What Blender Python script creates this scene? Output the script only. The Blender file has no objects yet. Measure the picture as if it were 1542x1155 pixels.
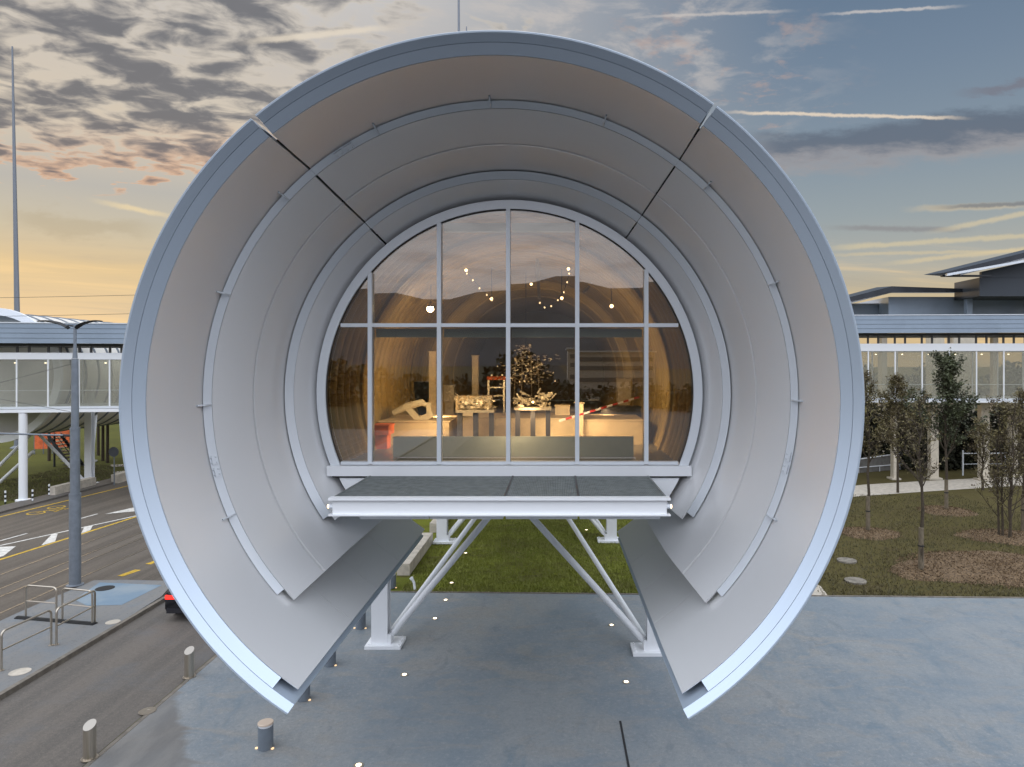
import bpy, bmesh, math, random
from mathutils import Vector, Matrix
R = math.radians
random.seed(7)
scn = bpy.context.scene
COL = scn.collection

# ------------------------------------------------------------------ camera
F, CX, CY, W, H = 1028.0, 838.0, 551.0, 1542.0, 1155.0
PITCH = 0.0
CAMZ = 8.7
cam = bpy.data.cameras.new('camera')
camo = bpy.data.objects.new('camera', cam)
COL.objects.link(camo)
cam.sensor_width = 36.0
cam.lens = 36.0 * F / W
cam.shift_x = -(CX - W / 2) / W
cam.shift_y = (CY - H / 2) / W
cam.clip_end = 20000
camo.location = (0, 0, CAMZ)
camo.rotation_euler = (math.pi / 2 - PITCH, 0, 0)
scn.camera = camo

def ray(px, py):
    a, b = (px - CX) / F, -(py - CY) / F
    c, s = math.cos(PITCH), math.sin(PITCH)
    return Vector((a, c + b * s, -s + b * c))
def at(px, py, Y):
    d = ray(px, py)
    return Vector((d.x * Y / d.y, Y, CAMZ + d.z * Y / d.y))
def gnd(px, py, z=0.0):
    d = ray(px, py)
    k = (z - CAMZ) / d.z
    return Vector((d.x * k, d.y * k, z))

# ------------------------------------------------------------------ mesh builder
class MB:
    def __init__(s):
        s.v, s.f = [], []
    def add(s, vs, fs):
        o = len(s.v)
        s.v += [tuple(p) for p in vs]
        s.f += [tuple(i + o for i in f) for f in fs]
        return s
    def box(s, c, d, rz=0.0, m=None):
        x, y, z = d[0] / 2, d[1] / 2, d[2] / 2
        pts = [Vector((i * x, j * y, k * z)) for i in (-1, 1) for j in (-1, 1) for k in (-1, 1)]
        rot = m if m is not None else Matrix.Rotation(rz, 3, 'Z')
        pts = [rot @ p + Vector(c) for p in pts]
        return s.add(pts, [(0, 1, 3, 2), (4, 6, 7, 5), (0, 4, 5, 1), (2, 3, 7, 6), (0, 2, 6, 4), (1, 5, 7, 3)])
    def span(s, a, b):
        a, b = Vector(a), Vector(b)
        return s.box((a + b) / 2, (abs(b.x - a.x), abs(b.y - a.y), abs(b.z - a.z)))
    def beam(s, p, q, w, h, up=(0, 0, 1)):
        p, q = Vector(p), Vector(q)
        d = (q - p); L = d.length; d.normalize()
        side = d.cross(Vector(up))
        if side.length < 1e-4: side = d.cross(Vector((0, 1, 0)))
        side.normalize(); u = side.cross(d)
        m = Matrix((side, d, u)).transposed()
        return s.box((p + q) / 2, (w, L, h), m=m)
    def tube(s, pts, rad, n=10, cap=True):
        pts = [Vector(p) for p in pts]
        rs = rad if isinstance(rad, (list, tuple)) else [rad] * len(pts)
        o = len(s.v); u = None
        for i, p in enumerate(pts):
            d = (pts[min(i + 1, len(pts) - 1)] - pts[max(i - 1, 0)])
            if d.length < 1e-9: d = Vector((0, 0, 1))
            d.normalize()
            if u is None:
                u = d.orthogonal().normalized()
            else:
                u = (u - d * u.dot(d))
                u = u.normalized() if u.length > 1e-5 else d.orthogonal().normalized()
            w = d.cross(u)
            for k in range(n):
                a = 2 * math.pi * k / n
                s.v.append(tuple(p + (u * math.cos(a) + w * math.sin(a)) * rs[i]))
        for i in range(len(pts) - 1):
            for k in range(n):
                a, b = o + i * n + k, o + i * n + (k + 1) % n
                s.f.append((a, b, b + n, a + n))
        if cap:
            s.f.append(tuple(o + k for k in range(n))[::-1])
            s.f.append(tuple(o + (len(pts) - 1) * n + k for k in range(n)))
        return s
    def lathe(s, prof, c=(0, 0, 0), n=24):
        o = len(s.v); c = Vector(c)
        for r, z in prof:
            for k in range(n):
                a = 2 * math.pi * k / n
                s.v.append((c.x + r * math.cos(a), c.y + r * math.sin(a), c.z + z))
        for i in range(len(prof) - 1):
            for k in range(n):
                a, b = o + i * n + k, o + i * n + (k + 1) % n
                s.f.append((a, b, b + n, a + n))
        s.f.append(tuple(o + k for k in range(n))[::-1])
        s.f.append(tuple(o + (len(prof) - 1) * n + k for k in range(n)))
        return s
    def prism(s, poly, vec):
        n = len(poly); vec = Vector(vec)
        a = [Vector(p) for p in poly]; b = [p + vec for p in a]
        return s.add(a + b, [tuple(range(n))[::-1], tuple(range(n, 2 * n))] +
                     [(i, (i + 1) % n, n + (i + 1) % n, n + i) for i in range(n)])
    def leaf(s, p, size, rng):
        a = Vector((rng.gauss(0, 1), rng.gauss(0, 1), rng.gauss(0, .7)))
        a = a.normalized() if a.length > 1e-3 else Vector((1, 0, 0))
        b = a.orthogonal().normalized()
        b.rotate(Matrix.Rotation(rng.uniform(0, 6.28), 3, a))
        L, w = size * rng.uniform(.7, 1.3), size * rng.uniform(.3, .5)
        o = len(s.v); p = Vector(p)
        s.v += [tuple(p), tuple(p + a * L * .5 + b * w), tuple(p + a * L), tuple(p + a * L * .5 - b * w)]
        s.f.append((o, o + 1, o + 2, o + 3))
    def build(s, name, mat, parent=None, smooth=True, recalc=True, ang=35):
        me = bpy.data.meshes.new(name)
        off = Vector(parent['_o']) if parent is not None and '_o' in parent else Vector((0, 0, 0))
        vs = [(x - off.x, y - off.y, z - off.z) for x, y, z in s.v] if off.length else s.v
        me.from_pydata(vs, [], s.f)
        if recalc:
            bm = bmesh.new(); bm.from_mesh(me)
            bmesh.ops.recalc_face_normals(bm, faces=bm.faces[:])
            bm.to_mesh(me); bm.free()
        if smooth:
            me.polygons.foreach_set('use_smooth', [True] * len(me.polygons))
            me.set_sharp_from_angle(angle=R(ang))
        me.materials.append(mat)
        o = bpy.data.objects.new(name, me)
        COL.objects.link(o)
        if parent is not None: o.parent = parent; o['_o'] = tuple(off)
        return o

def thing(name, label, cat, loc=(0, 0, 0), group=None):
    o = bpy.data.objects.new(name, None)
    o.empty_display_size = .3
    COL.objects.link(o)
    o.location = loc; o['_o'] = tuple(loc)
    o['label'] = label; o['category'] = cat
    if group: o['group'] = group
    return o
def tag(o, label, cat, group=None, kind=None):
    o['label'] = label; o['category'] = cat
    if group: o['group'] = group
    if kind: o['kind'] = kind
    return o
def struct(name, mb, mat, label=None, **k):
    o = mb.build(name, mat, **k); o['kind'] = 'structure'
    if label: o['label'] = label
    return o
def dup(root, loc, label=None, group=None):
    r = root.copy(); COL.objects.link(r); r.location = loc
    if label: r['label'] = label
    if group: r['group'] = group
    for ch in list(root.children):
        c = ch.copy(); COL.objects.link(c); c.parent = r
        for g in list(ch.children):
            d = g.copy(); COL.objects.link(d); d.parent = c
    return r

# ------------------------------------------------------------------ materials
def lin(c):
    return tuple((x / 12.92 if x <= .04045 else ((x + .055) / 1.055) ** 2.4) for x in (c[0] / 255, c[1] / 255, c[2] / 255)) + (1,)
class NT:
    def __init__(s, tree): s.t = tree
    def n(s, kind, **kw):
        nd = s.t.nodes.new(kind)
        for k, v in kw.items(): setattr(nd, k, v)
        return nd
    def put(s, sock, v):
        if isinstance(v, bpy.types.NodeSocket): s.t.links.new(v, sock)
        elif isinstance(v, (tuple, list)) and sock.type == 'RGBA': sock.default_value = tuple(v) if len(v) == 4 else tuple(v) + (1,)
        else: sock.default_value = v
    def m(s, op, a, b=None, c=None, clamp=False):
        nd = s.n('ShaderNodeMath', operation=op, use_clamp=clamp)
        s.put(nd.inputs[0], a)
        if b is not None: s.put(nd.inputs[1], b)
        if c is not None: s.put(nd.inputs[2], c)
        return nd.outputs[0]
    def ss(s, x, a, b, lo=0., hi=1.):
        nd = s.n('ShaderNodeMapRange', interpolation_type='SMOOTHSTEP')
        for i, v in enumerate((x, a, b, lo, hi)): s.put(nd.inputs[i], v)
        return nd.outputs[0]
    def mix(s, f, a, b, mode='MIX'):
        nd = s.n('ShaderNodeMix', data_type='RGBA', blend_type=mode)
        s.put(nd.inputs[0], f); s.put(nd.inputs[6], a); s.put(nd.inputs[7], b)
        return nd.outputs[2]
    def ramp(s, f, stops):
        nd = s.n('ShaderNodeValToRGB'); e = nd.color_ramp.elements
        while len(e) < len(stops): e.new(.5)
        for i, (p, c) in enumerate(stops):
            e[i].position = p; e[i].color = tuple(c) if len(c) == 4 else tuple(c) + (1,)
        s.put(nd.inputs[0], f)
        return nd.outputs[0]
    def noise(s, vec, scale, detail=4, rough=.55, dist=0.):
        nd = s.n('ShaderNodeTexNoise')
        s.put(nd.inputs['Vector'], vec); nd.inputs['Scale'].default_value = scale
        nd.inputs['Detail'].default_value = detail; nd.inputs['Roughness'].default_value = rough
        nd.inputs['Distortion'].default_value = dist
        return nd.outputs[0]
    def xyz(s, x, y, z):
        nd = s.n('ShaderNodeCombineXYZ')
        for i, v in enumerate((x, y, z)): s.put(nd.inputs[i], v)
        return nd.outputs[0]
    def pos(s): return s.n('ShaderNodeNewGeometry').outputs['Position']
    def scale(s, vec, sc):
        nd = s.n('ShaderNodeVectorMath', operation='MULTIPLY')
        s.put(nd.inputs[0], vec); nd.inputs[1].default_value = sc
        return nd.outputs[0]

MATS = {}
def mat(name, base, rough=.5, metal=0., var=.0, vscale=3., bump=0., bscale=40., spec=.5, stretch=None, c2=None, emit=None, estr=0.):
    if name in MATS: return MATS[name]
    m = bpy.data.materials.new(name); m.use_nodes = True
    t = NT(m.node_tree); p = m.node_tree.nodes['Principled BSDF']
    col = tuple(base) + (1,)
    vec = t.pos()
    if stretch: vec = t.scale(vec, stretch)
    if var or c2:
        n = t.noise(vec, vscale, 6, .62)
        a = c2 if c2 else tuple(max(0, x * (1 - var)) for x in base)
        b = base if c2 else tuple(min(1, x * (1 + var)) for x in base)
        f = t.ss(n, .36, .64)
        t.put(p.inputs['Base Color'], t.mix(f, tuple(a) + (1,), tuple(b) + (1,)))
        if bump:
            n2 = t.noise(vec, vscale * 2.7, 3)
            t.put(p.inputs['Roughness'], t.ss(n2, .2, .8, max(.03, rough - .1), min(1, rough + .1)))
        else: p.inputs['Roughness'].default_value = rough
    else:
        p.inputs['Base Color'].default_value = col
        p.inputs['Roughness'].default_value = rough
    p.inputs['Metallic'].default_value = metal
    p.inputs['Specular IOR Level'].default_value = spec
    if bump:
        b = t.n('ShaderNodeBump'); b.inputs['Strength'].default_value = bump; b.inputs['Distance'].default_value = .02
        t.put(b.inputs['Height'], t.noise(vec, bscale, 5, .7)); t.put(p.inputs['Normal'], b.outputs[0])
    if emit:
        p.inputs['Emission Color'].default_value = tuple(emit) + (1,); p.inputs['Emission Strength'].default_value = estr
    MATS[name] = m
    return m

shell_m = mat('shell_paint', (.84, .845, .855), .3, .36)
flange_m = mat('flange_sky_tint', (.5, .585, .69), .3, .42)  # same paint as the shells, with reflected sky blue put into the base
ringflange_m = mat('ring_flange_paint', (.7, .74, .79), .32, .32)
white_m = mat('white_paint', (.82, .84, .87), .4, .0)
groove_m = mat('dark_joint', (.02, .02, .022), .8)
alu_m = mat('aluminium', (.74, .78, .83), .38, .2)
steel_m = mat('stainless', (.5, .45, .38), .3, .9, var=.07, vscale=60, stretch=(1, 1, .03))
kerb_m = mat('kerb_stone', (.17, .15, .125), .85, var=.2, vscale=3, bump=.3, bscale=30)
galv_m = mat('galvanised', (.2, .225, .26), .5, .35, var=.08, vscale=4)
grat_m = mat('grating_steel', (.22, .245, .245), .55, .5, var=.15, vscale=6)
dark_m = mat('dark_metal', (.03, .032, .037), .5, .3)
blue_m = mat('blue_grey_cladding', (.3, .37, .46), .45, .2, var=.05, vscale=.5)
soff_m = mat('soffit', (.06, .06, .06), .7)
conc_m = mat('pale_concrete', (.5, .45, .38), .85, var=.14, vscale=3, bump=.3, bscale=30)
bark_m = mat('bark', (.06, .045, .03), .9, var=.3, vscale=20, bump=.4, bscale=60)
wrap_m = mat('trunk_wrap', (.16, .13, .09), .9, var=.2, vscale=18, stretch=(1, 1, .3))
rubber_m = mat('rubber', (.02, .02, .02), .85)
yellow_m = mat('yellow_paint', (.52, .33, .03), .7, var=.25, vscale=5)
whitep_m = mat('road_white', (.58, .56, .52), .7, var=.2, vscale=5)
bluep_m = mat('blue_ground_paint', (.23, .28, .32), .8, c2=(.16, .23, .3), vscale=.6, bump=.2)
rail_m = mat('tram_rail', (.3, .26, .2), .35, .8)
pav_m = mat('pale_cladding', (.6, .54, .44), .6, var=.06)
lampglow_m = mat('warm_glow', (1, .8, .55), .4, emit=(1, .72, .4), estr=9.)
glow2_m = mat('pale_glow', (1, .9, .7), .4, emit=(1, .83, .58), estr=5.)
red_m = mat('tail_light', (.5, .01, .01), .2, emit=(1, .03, .02), estr=2.2)
carpaint_m = mat('car_paint', (.012, .013, .016), .15, .2, spec=.7)
carglass_m = mat('car_glass', (.01, .012, .015), .05, spec=.8)
orange_m = mat('orange_sheet', (.7, .15, .05), .7, var=.2)
mulch_m = mat('mulch', (.21, .14, .075), .95, c2=(.065, .04, .022), vscale=14, bump=.8, bscale=26)
leafA = mat('leaf_olive', (.16, .135, .05), .6, c2=(.085, .062, .028), vscale=1.2)
leafB = mat('leaf_dark', (.085, .1, .045), .6, c2=(.045, .05, .024), vscale=1.2)
leafC = mat('leaf_far', (.045, .055, .028), .8, c2=(.022, .028, .016), vscale=.25)
grassblade_m = mat('grass_blade', (.21, .23, .035), .7, c2=(.14, .14, .03), vscale=.35)
drygrass_m = mat('dry_grass_blade', (.11, .088, .042), .8, c2=(.075, .07, .028), vscale=.35)

def ground_mats():
    # plaza: blue grey brushed resin over concrete, patchy
    m = bpy.data.materials.new('plaza_resin'); m.use_nodes = True
    t = NT(m.node_tree); p = m.node_tree.nodes['Principled BSDF']; P = t.pos()
    n1 = t.noise(P, .33, 6, .6, .4); n2 = t.noise(t.scale(P, (1, .5, 1)), 1.3, 6, .65, .8); n3 = t.noise(P, 60, 3, .7); n4 = t.noise(t.scale(P, (1, 2.2, 1)), .5, 5, .6, 1.5)
    c = t.mix(t.ss(n1, .4, .62), lin((140, 143, 144)), lin((120, 130, 138)))
    c = t.mix(t.ss(n2, .5, .74, 0, .65), c, lin((92, 115, 131)))
    c = t.mix(t.ss(n4, .5, .64, 0, .75), c, lin((142, 140, 136)))
    c = t.mix(t.ss(n2, .42, .3, 0, .5), c, lin((100, 109, 116)))
    c = t.mix(t.ss(n3, .45, .72, 0, .6), c, lin((92, 98, 104)))
    n5 = t.noise(P, 11, 7, .85)
    c = t.mix(t.ss(n5, .52, .66, 0, .55), c, lin((168, 166, 164)))
    c = t.mix(t.ss(n5, .48, .34, 0, .5), c, lin((88, 98, 108)))
    n6 = t.noise(P, 1.7, 6, .7, 2.2)
    c = t.mix(t.ss(n6, .55, .72, 0, .55), c, lin((110, 114, 116)))
    sp = t.n('ShaderNodeSeparateXYZ'); t.put(sp.inputs[0], P)
    xb = t.m('SUBTRACT', -7.9, t.m('MULTIPLY', t.m('SUBTRACT', sp.outputs[1], 14.8), .66))
    e = t.m('ADD', t.m('SUBTRACT', xb, sp.outputs[0]), t.m('MULTIPLY', t.m('SUBTRACT', n4, .5), 1.2))
    wv = t.noise(t.scale(P, (1.3, .4, 1)), 1.0, 5, .65)
    asp = t.mix(t.ss(wv, .36, .64), lin((104, 102, 100)), lin((124, 121, 117)))
    asp = t.mix(t.ss(n3, .45, .75, 0, .5), asp, lin((84, 84, 84)))
    c = t.mix(t.ss(e, -.12, .18, 0, .9), c, asp)
    big = t.noise(P, .12, 4, .6, .6)
    c = t.mix(t.ss(big, .35, .65, 0, .35), c, lin((118, 130, 140)))
    t.put(p.inputs['Base Color'], c)
    t.put(p.inputs['Roughness'], t.ss(n2, .3, .75, .62, .42))
    b = t.n('ShaderNodeBump'); b.inputs['Strength'].default_value = .25; b.inputs['Distance'].default_value = .01
    t.put(b.inputs['Height'], n3); t.put(p.inputs['Normal'], b.outputs[0])
    MATS['plaza'] = m
    def asph(name, c1, c2, c3):
        m = bpy.data.materials.new(name); m.use_nodes = True
        t = NT(m.node_tree); p = m.node_tree.nodes['Principled BSDF']; P = t.pos()
        s1 = t.noise(t.scale(P, (1.3, .05, 1)), 1.1, 4, .6); n2 = t.noise(P, .5, 6, .6); n3 = t.noise(P, 30, 3, .8); n5 = t.noise(P, 9, 7, .85)
        c = t.mix(t.ss(s1, .36, .64), c1, c2)
        c = t.mix(t.ss(n5, .5, .68, 0, .45), c, lin((124, 116, 106)))
        c = t.mix(t.ss(n5, .48, .34, 0, .5), c, lin((66, 62, 58)))
        c = t.mix(t.ss(n2, .5, .7, 0, .5), c, c3)
        c = t.mix(t.ss(n3, .48, .75, 0, .5), c, lin((135, 128, 118)))
        t.put(p.inputs['Base Color'], c); p.inputs['Roughness'].default_value = .7
        b = t.n('ShaderNodeBump'); b.inputs['Strength'].default_value = .4; b.inputs['Distance'].default_value = .01
        t.put(b.inputs['Height'], n3); t.put(p.inputs['Normal'], b.outputs[0])
        MATS[name] = m
    asph('road', lin((72, 65, 57)), lin((92, 84, 75)), lin((83, 77, 71)))
    asph('lane', lin((86, 82, 78)), lin((101, 95, 89)), lin((94, 96, 99)))
    asph('island', lin((112, 116, 120)), lin((124, 123, 121)), lin((100, 117, 132)))
    m = bpy.data.materials.new('lawn'); m.use_nodes = True
    t = NT(m.node_tree); p = m.node_tree.nodes['Principled BSDF']; P = t.pos()
    n1 = t.noise(P, .16, 6, .6, .5); n2 = t.noise(t.scale(P, (.6, 1.5, 1)), 1.1, 6, .7); n3 = t.noise(P, 30, 3, .8)
    c = t.mix(t.ss(n1, .38, .62), (.13, .15, .022, 1), (.19, .21, .03, 1))
    c = t.mix(t.ss(n2, .5, .7, 0, .85), c, (.1, .075, .04, 1))
    c = t.mix(t.ss(n3, .4, .7, 0, .6), c, (.035, .045, .012, 1))
    sp = t.n('ShaderNodeSeparateXYZ'); t.put(sp.inputs[0], P)
    c = t.mix(t.ss(sp.outputs[1], 12., 2.), c, (.04, .04, .036, 1))
    c = t.mix(t.ss(t.m('ADD', sp.outputs[0], t.m('MULTIPLY', t.m('SUBTRACT', n1, .5), 14.)), -22., -31., 0, .65), c, (.075, .068, .03, 1))
    c = t.mix(t.ss(t.m('ADD', sp.outputs[0], t.m('MULTIPLY', t.m('SUBTRACT', n1, .5), 12.)), 5., 11., 0, .85), c, (.085, .065, .032, 1))
    t.put(p.inputs['Base Color'], c); p.inputs['Roughness'].default_value = .95
    p.inputs['Specular IOR Level'].default_value = .1
    b = t.n('ShaderNodeBump'); b.inputs['Strength'].default_value = .6; b.inputs['Distance'].default_value = .05
    t.put(b.inputs['Height'], n3); t.put(p.inputs['Normal'], b.outputs[0])
    MATS['lawn'] = m
ground_mats()

def glass(name, tint, refl, k=.7):
    m = bpy.data.materials.new(name); m.use_nodes = True
    t = NT(m.node_tree); nt = m.node_tree
    nt.nodes.remove(nt.nodes['Principled BSDF']); out = nt.nodes['Material Output']
    tr = t.n('ShaderNodeBsdfTransparent'); tr.inputs[0].default_value = tuple(tint) + (1,)
    gl = t.n('ShaderNodeBsdfGlossy'); gl.inputs['Roughness'].default_value = .0; gl.inputs[0].default_value = (1, 1, 1, 1)
    fr = t.n('ShaderNodeFresnel'); fr.inputs[0].default_value = 1.5
    fac = t.m('ADD', t.m('MULTIPLY', fr.outputs[0], k), refl, clamp=True)
    ms = t.n('ShaderNodeMixShader')
    t.put(ms.inputs[0], fac); nt.links.new(tr.outputs[0], ms.inputs[1]); nt.links.new(gl.outputs[0], ms.inputs[2])
    nt.links.new(ms.outputs[0], out.inputs[0])
    return m
glass_m = glass('tinted_glass', (.82, .78, .71), .13)
bglass_m = glass('bridge_glass', (.92, .92, .87), .02, .5)
def veil_haze(m, amt, col):
    t = NT(m.node_tree); nt = m.node_tree; out = nt.nodes['Material Output']; src = out.inputs[0].links[0].from_socket
    tl = t.n('ShaderNodeBsdfTranslucent'); tl.inputs[0].default_value = col; df = t.n('ShaderNodeBsdfDiffuse'); df.inputs[0].default_value = col
    a = t.n('ShaderNodeMixShader'); nt.links.new(tl.outputs[0], a.inputs[1]); nt.links.new(df.outputs[0], a.inputs[2])
    b = t.n('ShaderNodeMixShader'); b.inputs[0].default_value = amt; nt.links.new(src, b.inputs[1]); nt.links.new(a.outputs[0], b.inputs[2]); nt.links.new(b.outputs[0], out.inputs[0])
veil_haze(bglass_m, .17, (.9, .89, .84, 1))  # pale haze mixed in for reflected sky and scattered light on the panes

# ------------------------------------------------------------------ the world sky
def make_world():
    w = bpy.data.worlds.new('World'); scn.world = w; w.use_nodes = True
    nt = w.node_tree; t = NT(nt); bg = nt.nodes['Background']
    g = t.n('ShaderNodeTexCoord').outputs['Generated']
    nm = t.n('ShaderNodeVectorMath', operation='NORMALIZE'); t.put(nm.inputs[0], g)
    sp = t.n('ShaderNodeSeparateXYZ'); t.put(sp.inputs[0], nm.outputs[0])
    x, y, z = sp.outputs
    hl = t.m('SQRT', t.m('ADD', t.m('ADD', t.m('MULTIPLY', x, x), t.m('MULTIPLY', y, y)), 1e-4))
    tt = t.m('MAXIMUM', t.m('DIVIDE', z, hl), 0.)
    tp = t.m('DIVIDE', tt, t.m('ADD', tt, 1.))
    yc = t.m('MAXIMUM', y, .08)
    u = t.m('DIVIDE', x, yc); v = t.m('DIVIDE', z, yc)
    front = t.ss(y, .05, .4)
    q = lambda a: a / (1 + a)
    rl = t.ramp(tp, [(0, lin((226, 193, 148))), (q(.06), lin((222, 198, 160))), (q(.12), lin((216, 192, 150))), (q(.17), lin((196, 188, 168))),
                     (q(.22), lin((182, 180, 174))), (q(.3), lin((212, 198, 178))), (q(.45), lin((198, 193, 188))), (q(.75), (.7, .7, .72)), (.64, (1.6, 1.62, 1.68))])
    rr = t.ramp(tp, [(0, lin((216, 186, 138))), (q(.09), lin((200, 182, 148))), (q(.14), lin((174, 174, 166))), (q(.2), lin((152, 162, 166))),
                     (q(.28), lin((134, 149, 162))), (q(.4), lin((116, 134, 154))), (q(.55), lin((98, 119, 143))), (q(.9), (.35, .42, .52)), (.66, (1.6, 1.63, 1.7))])
    rb = t.ramp(tp, [(0, (.95, .89, .9)), (.1, (1.02, .99, 1.04)), (.2, (1.1, 1.12, 1.22)), (.3, (1.75, 1.83, 2.02)), (.42, (2.5, 2.66, 2.94)), (.7, (2.0, 2.12, 2.3))])
    lf = t.ss(u, .42, -.42)
    c = t.mix(lf, rr, rl)
    # thin streaks close to the horizon
    st = t.noise(t.xyz(t.m('MULTIPLY', u, 1.6), t.m('ADD', t.m('MULTIPLY', v, 26.), t.m('MULTIPLY', u, 1.5)), 0.), 1.3, 5, .6, .5)
    low = t.ss(v, .22, .1)
    c = t.mix(t.m('MULTIPLY', t.ss(st, .5, .7, 0, .5), low), c, lin((252, 216, 158)))
    c = t.mix(t.m('MULTIPLY', t.ss(st, .5, .3, 0, .5), low), c, lin((160, 158, 152)))
    # cloud deck, projected on a flat layer overhead
    zz = t.m('ADD', t.m('MAXIMUM', z, 0.), .1)
    pl = t.xyz(t.m('DIVIDE', x, zz), t.m('MULTIPLY', t.m('DIVIDE', y, zz), 1.15), 3.7)
    rot = t.n('ShaderNodeVectorRotate', rotation_type='Z_AXIS'); t.put(rot.inputs['Vector'], pl); rot.inputs['Angle'].default_value = R(-14)
    pr = t.scale(rot.outputs[0], (2.7, 3.0, 1))
    n1 = t.noise(pr, 3.1, 6, .52, .35)
    nb = t.noise(pr, .34, 3, .5)
    nn = t.m('ADD', n1, t.m('MULTIPLY', t.m('SUBTRACT', nb, .5), .35))
    regL = t.m('MULTIPLY', t.ss(u, -.12, -.42), t.ss(v, .235, .31))
    regC = t.m('MULTIPLY', t.ss(v, .38, .5), t.ss(u, .2, -.25))
    reg = t.m('MAXIMUM', regL, t.m('MULTIPLY', regC, .55))
    thr = t.m('SUBTRACT', .74, t.m('MULTIPLY', reg, .3))
    dark = t.m('MULTIPLY', t.ss(t.m('SUBTRACT', nn, thr), -.09, .17), t.ss(reg, .0, .25))
    halo = t.m('MULTIPLY', t.ss(t.m('SUBTRACT', nn, thr), -.09, .0), t.ss(reg, .0, .3))
    c = t.mix(t.m('MULTIPLY', halo, .5), c, lin((228, 216, 198)))
    warm = t.m('MULTIPLY', t.m('MULTIPLY', halo, t.ss(v, .38, .27)), t.ss(u, -.1, -.4))
    c = t.mix(t.m('MULTIPLY', warm, .8), c, lin((226, 178, 142)))
    dk = t.mix(t.ss(v, .25, .34), lin((118, 112, 116)), lin((100, 104, 114)))
    dk = t.mix(t.ss(t.m('SUBTRACT', nn, thr), .05, .22), dk, lin((88, 93, 104)))
    c = t.mix(t.m('MULTIPLY', dark, .86), c, dk)
    # pale lumps over the middle, pinkish puffs to the right
    n3 = t.noise(pr, 2.2, 7, .6, .3)
    mid = t.m('MULTIPLY', t.m('MULTIPLY', t.ss(u, .5, .1), t.ss(u, -.5, -.1)), t.ss(v, .25, .42))
    c = t.mix(t.m('MULTIPLY', t.ss(n3, .46, .66, 0, .75), mid), c, lin((196, 190, 186)))
    n4 = t.noise(pr, 4.2, 6, .6, .2)
    rp = t.m('MULTIPLY', t.m('MULTIPLY', t.ss(u, .0, .12), t.ss(u, .5, .3)), t.m('MULTIPLY', t.ss(v, .24, .34), t.ss(v, .56, .48)))
    c = t.mix(t.m('MULTIPLY', t.ss(n4, .54, .72, 0, .5), rp), c, lin((186, 162, 152)))
    # wobble for bands and trails
    wob = t.m('MULTIPLY', t.m('SUBTRACT', t.noise(t.xyz(u, v, 0.), 34., 6, .7), .5), .009)
    wob2 = t.m('MULTIPLY', t.m('SUBTRACT', t.noise(t.xyz(u, t.m('MULTIPLY', v, 3.), 1.), 5., 6, .65), .5), .1)
    def band(c, a, b, wd, col, amt, wb, e=.06):
        (u0, v0), (u1, v1) = [((p[0] - CX) / F, (551 - p[1]) / F) for p in (a, b)]
        sl = (v1 - v0) / (u1 - u0)
        d = t.m('ADD', t.m('SUBTRACT', v, t.m('ADD', t.m('MULTIPLY', t.m('SUBTRACT', u, u0), sl), v0)), wb)
        k = t.ss(t.m('ABSOLUTE', d), wd, wd * .15)
        ends = t.m('MULTIPLY', t.ss(u, u0 - e * .3, u0 + e), t.ss(u, u1 + e * .3, u1 - e))
        return t.mix(t.m('MULTIPLY', t.m('MULTIPLY', k, ends), t.m('MULTIPLY', front, amt)), c, col)
    for a, b, wd, col, amt, wb in [
        ((1110, 240), (1600, 200), .034, (172, 156, 150), .45, wob2), ((1120, 226), (1640, 178), .03, (98, 110, 126), .9, wob2),
        ((1440, 140), (1640, 112), .013, (120, 122, 134), .8, wob2),
        ((1090, 169), (1455, 178), .004, (228, 212, 192), .9, wob), ((960, 26), (1195, 16), .0035, (206, 198, 192), .6, wob),
        ((1235, 22), (1450, 9), .0035, (208, 202, 198), .7, wob), ((1365, 315), (1560, 308), .007, (206, 190, 160), .7, wob),
        ((1400, 313), (1620, 303), .005, (120, 124, 130), .8, wob), ((1245, 343), (1460, 346), .006, (140, 138, 140), .7, wob),
        ((1240, 374), (1600, 352), .006, (216, 200, 162), .6, wob), ((1245, 384), (1600, 376), .004, (214, 196, 158), .5, wob),
        ((1400, 350), (1600, 310), .006, (216, 200, 164), .6, wob), ((1330, 398), (1620, 366), .005, (222, 202, 160), .55, wob),
        ((360, 64), (600, 40), .008, (226, 214, 196), .8, wob), ((140, 302), (270, 328), .006, (236, 214, 170), .7, wob),
        ((0, 330), (240, 345), .02, (176, 164, 140), .5, wob2)]:
        c = band(c, a, b, wd, lin(col), amt, wb)
    nbk = t.noise(pr, 1.3, 6, .55)
    back = t.mix(t.ss(nbk, .42, .7, 0, .4), rb, (.5, .48, .52, 1))
    c = t.mix(front, back, c)
    # physical dusk sky as the base of the light
    sky = t.n('ShaderNodeTexSky', sky_type='NISHITA')
    sky.sun_disc = False; sky.sun_elevation = R(3.0); sky.sun_rotation = R(-38)
    sky.altitude = 430; sky.dust_density = 2.0
    c = t.mix(1.0, c, t.mix(1.0, sky.outputs[0], (.003, .003, .003, 1), 'MULTIPLY'), 'ADD')
    c = t.mix(1.0, c, (10, 10, 10, 1), 'MULTIPLY')
    t.put(bg.inputs[0], c); bg.inputs[1].default_value = .1
make_world()
sun = bpy.data.lights.new('sun', 'SUN'); suno = bpy.data.objects.new('sun', sun); COL.objects.link(suno)
sun.energy = .35; sun.angle = R(8); sun.color = (1, .72, .45)
sd = Vector((math.sin(R(-38)) * math.cos(R(3)), math.cos(R(-38)) * math.cos(R(3)), math.sin(R(3))))
suno.rotation_euler = sd.to_track_quat('Z', 'Y').to_euler()

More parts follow.
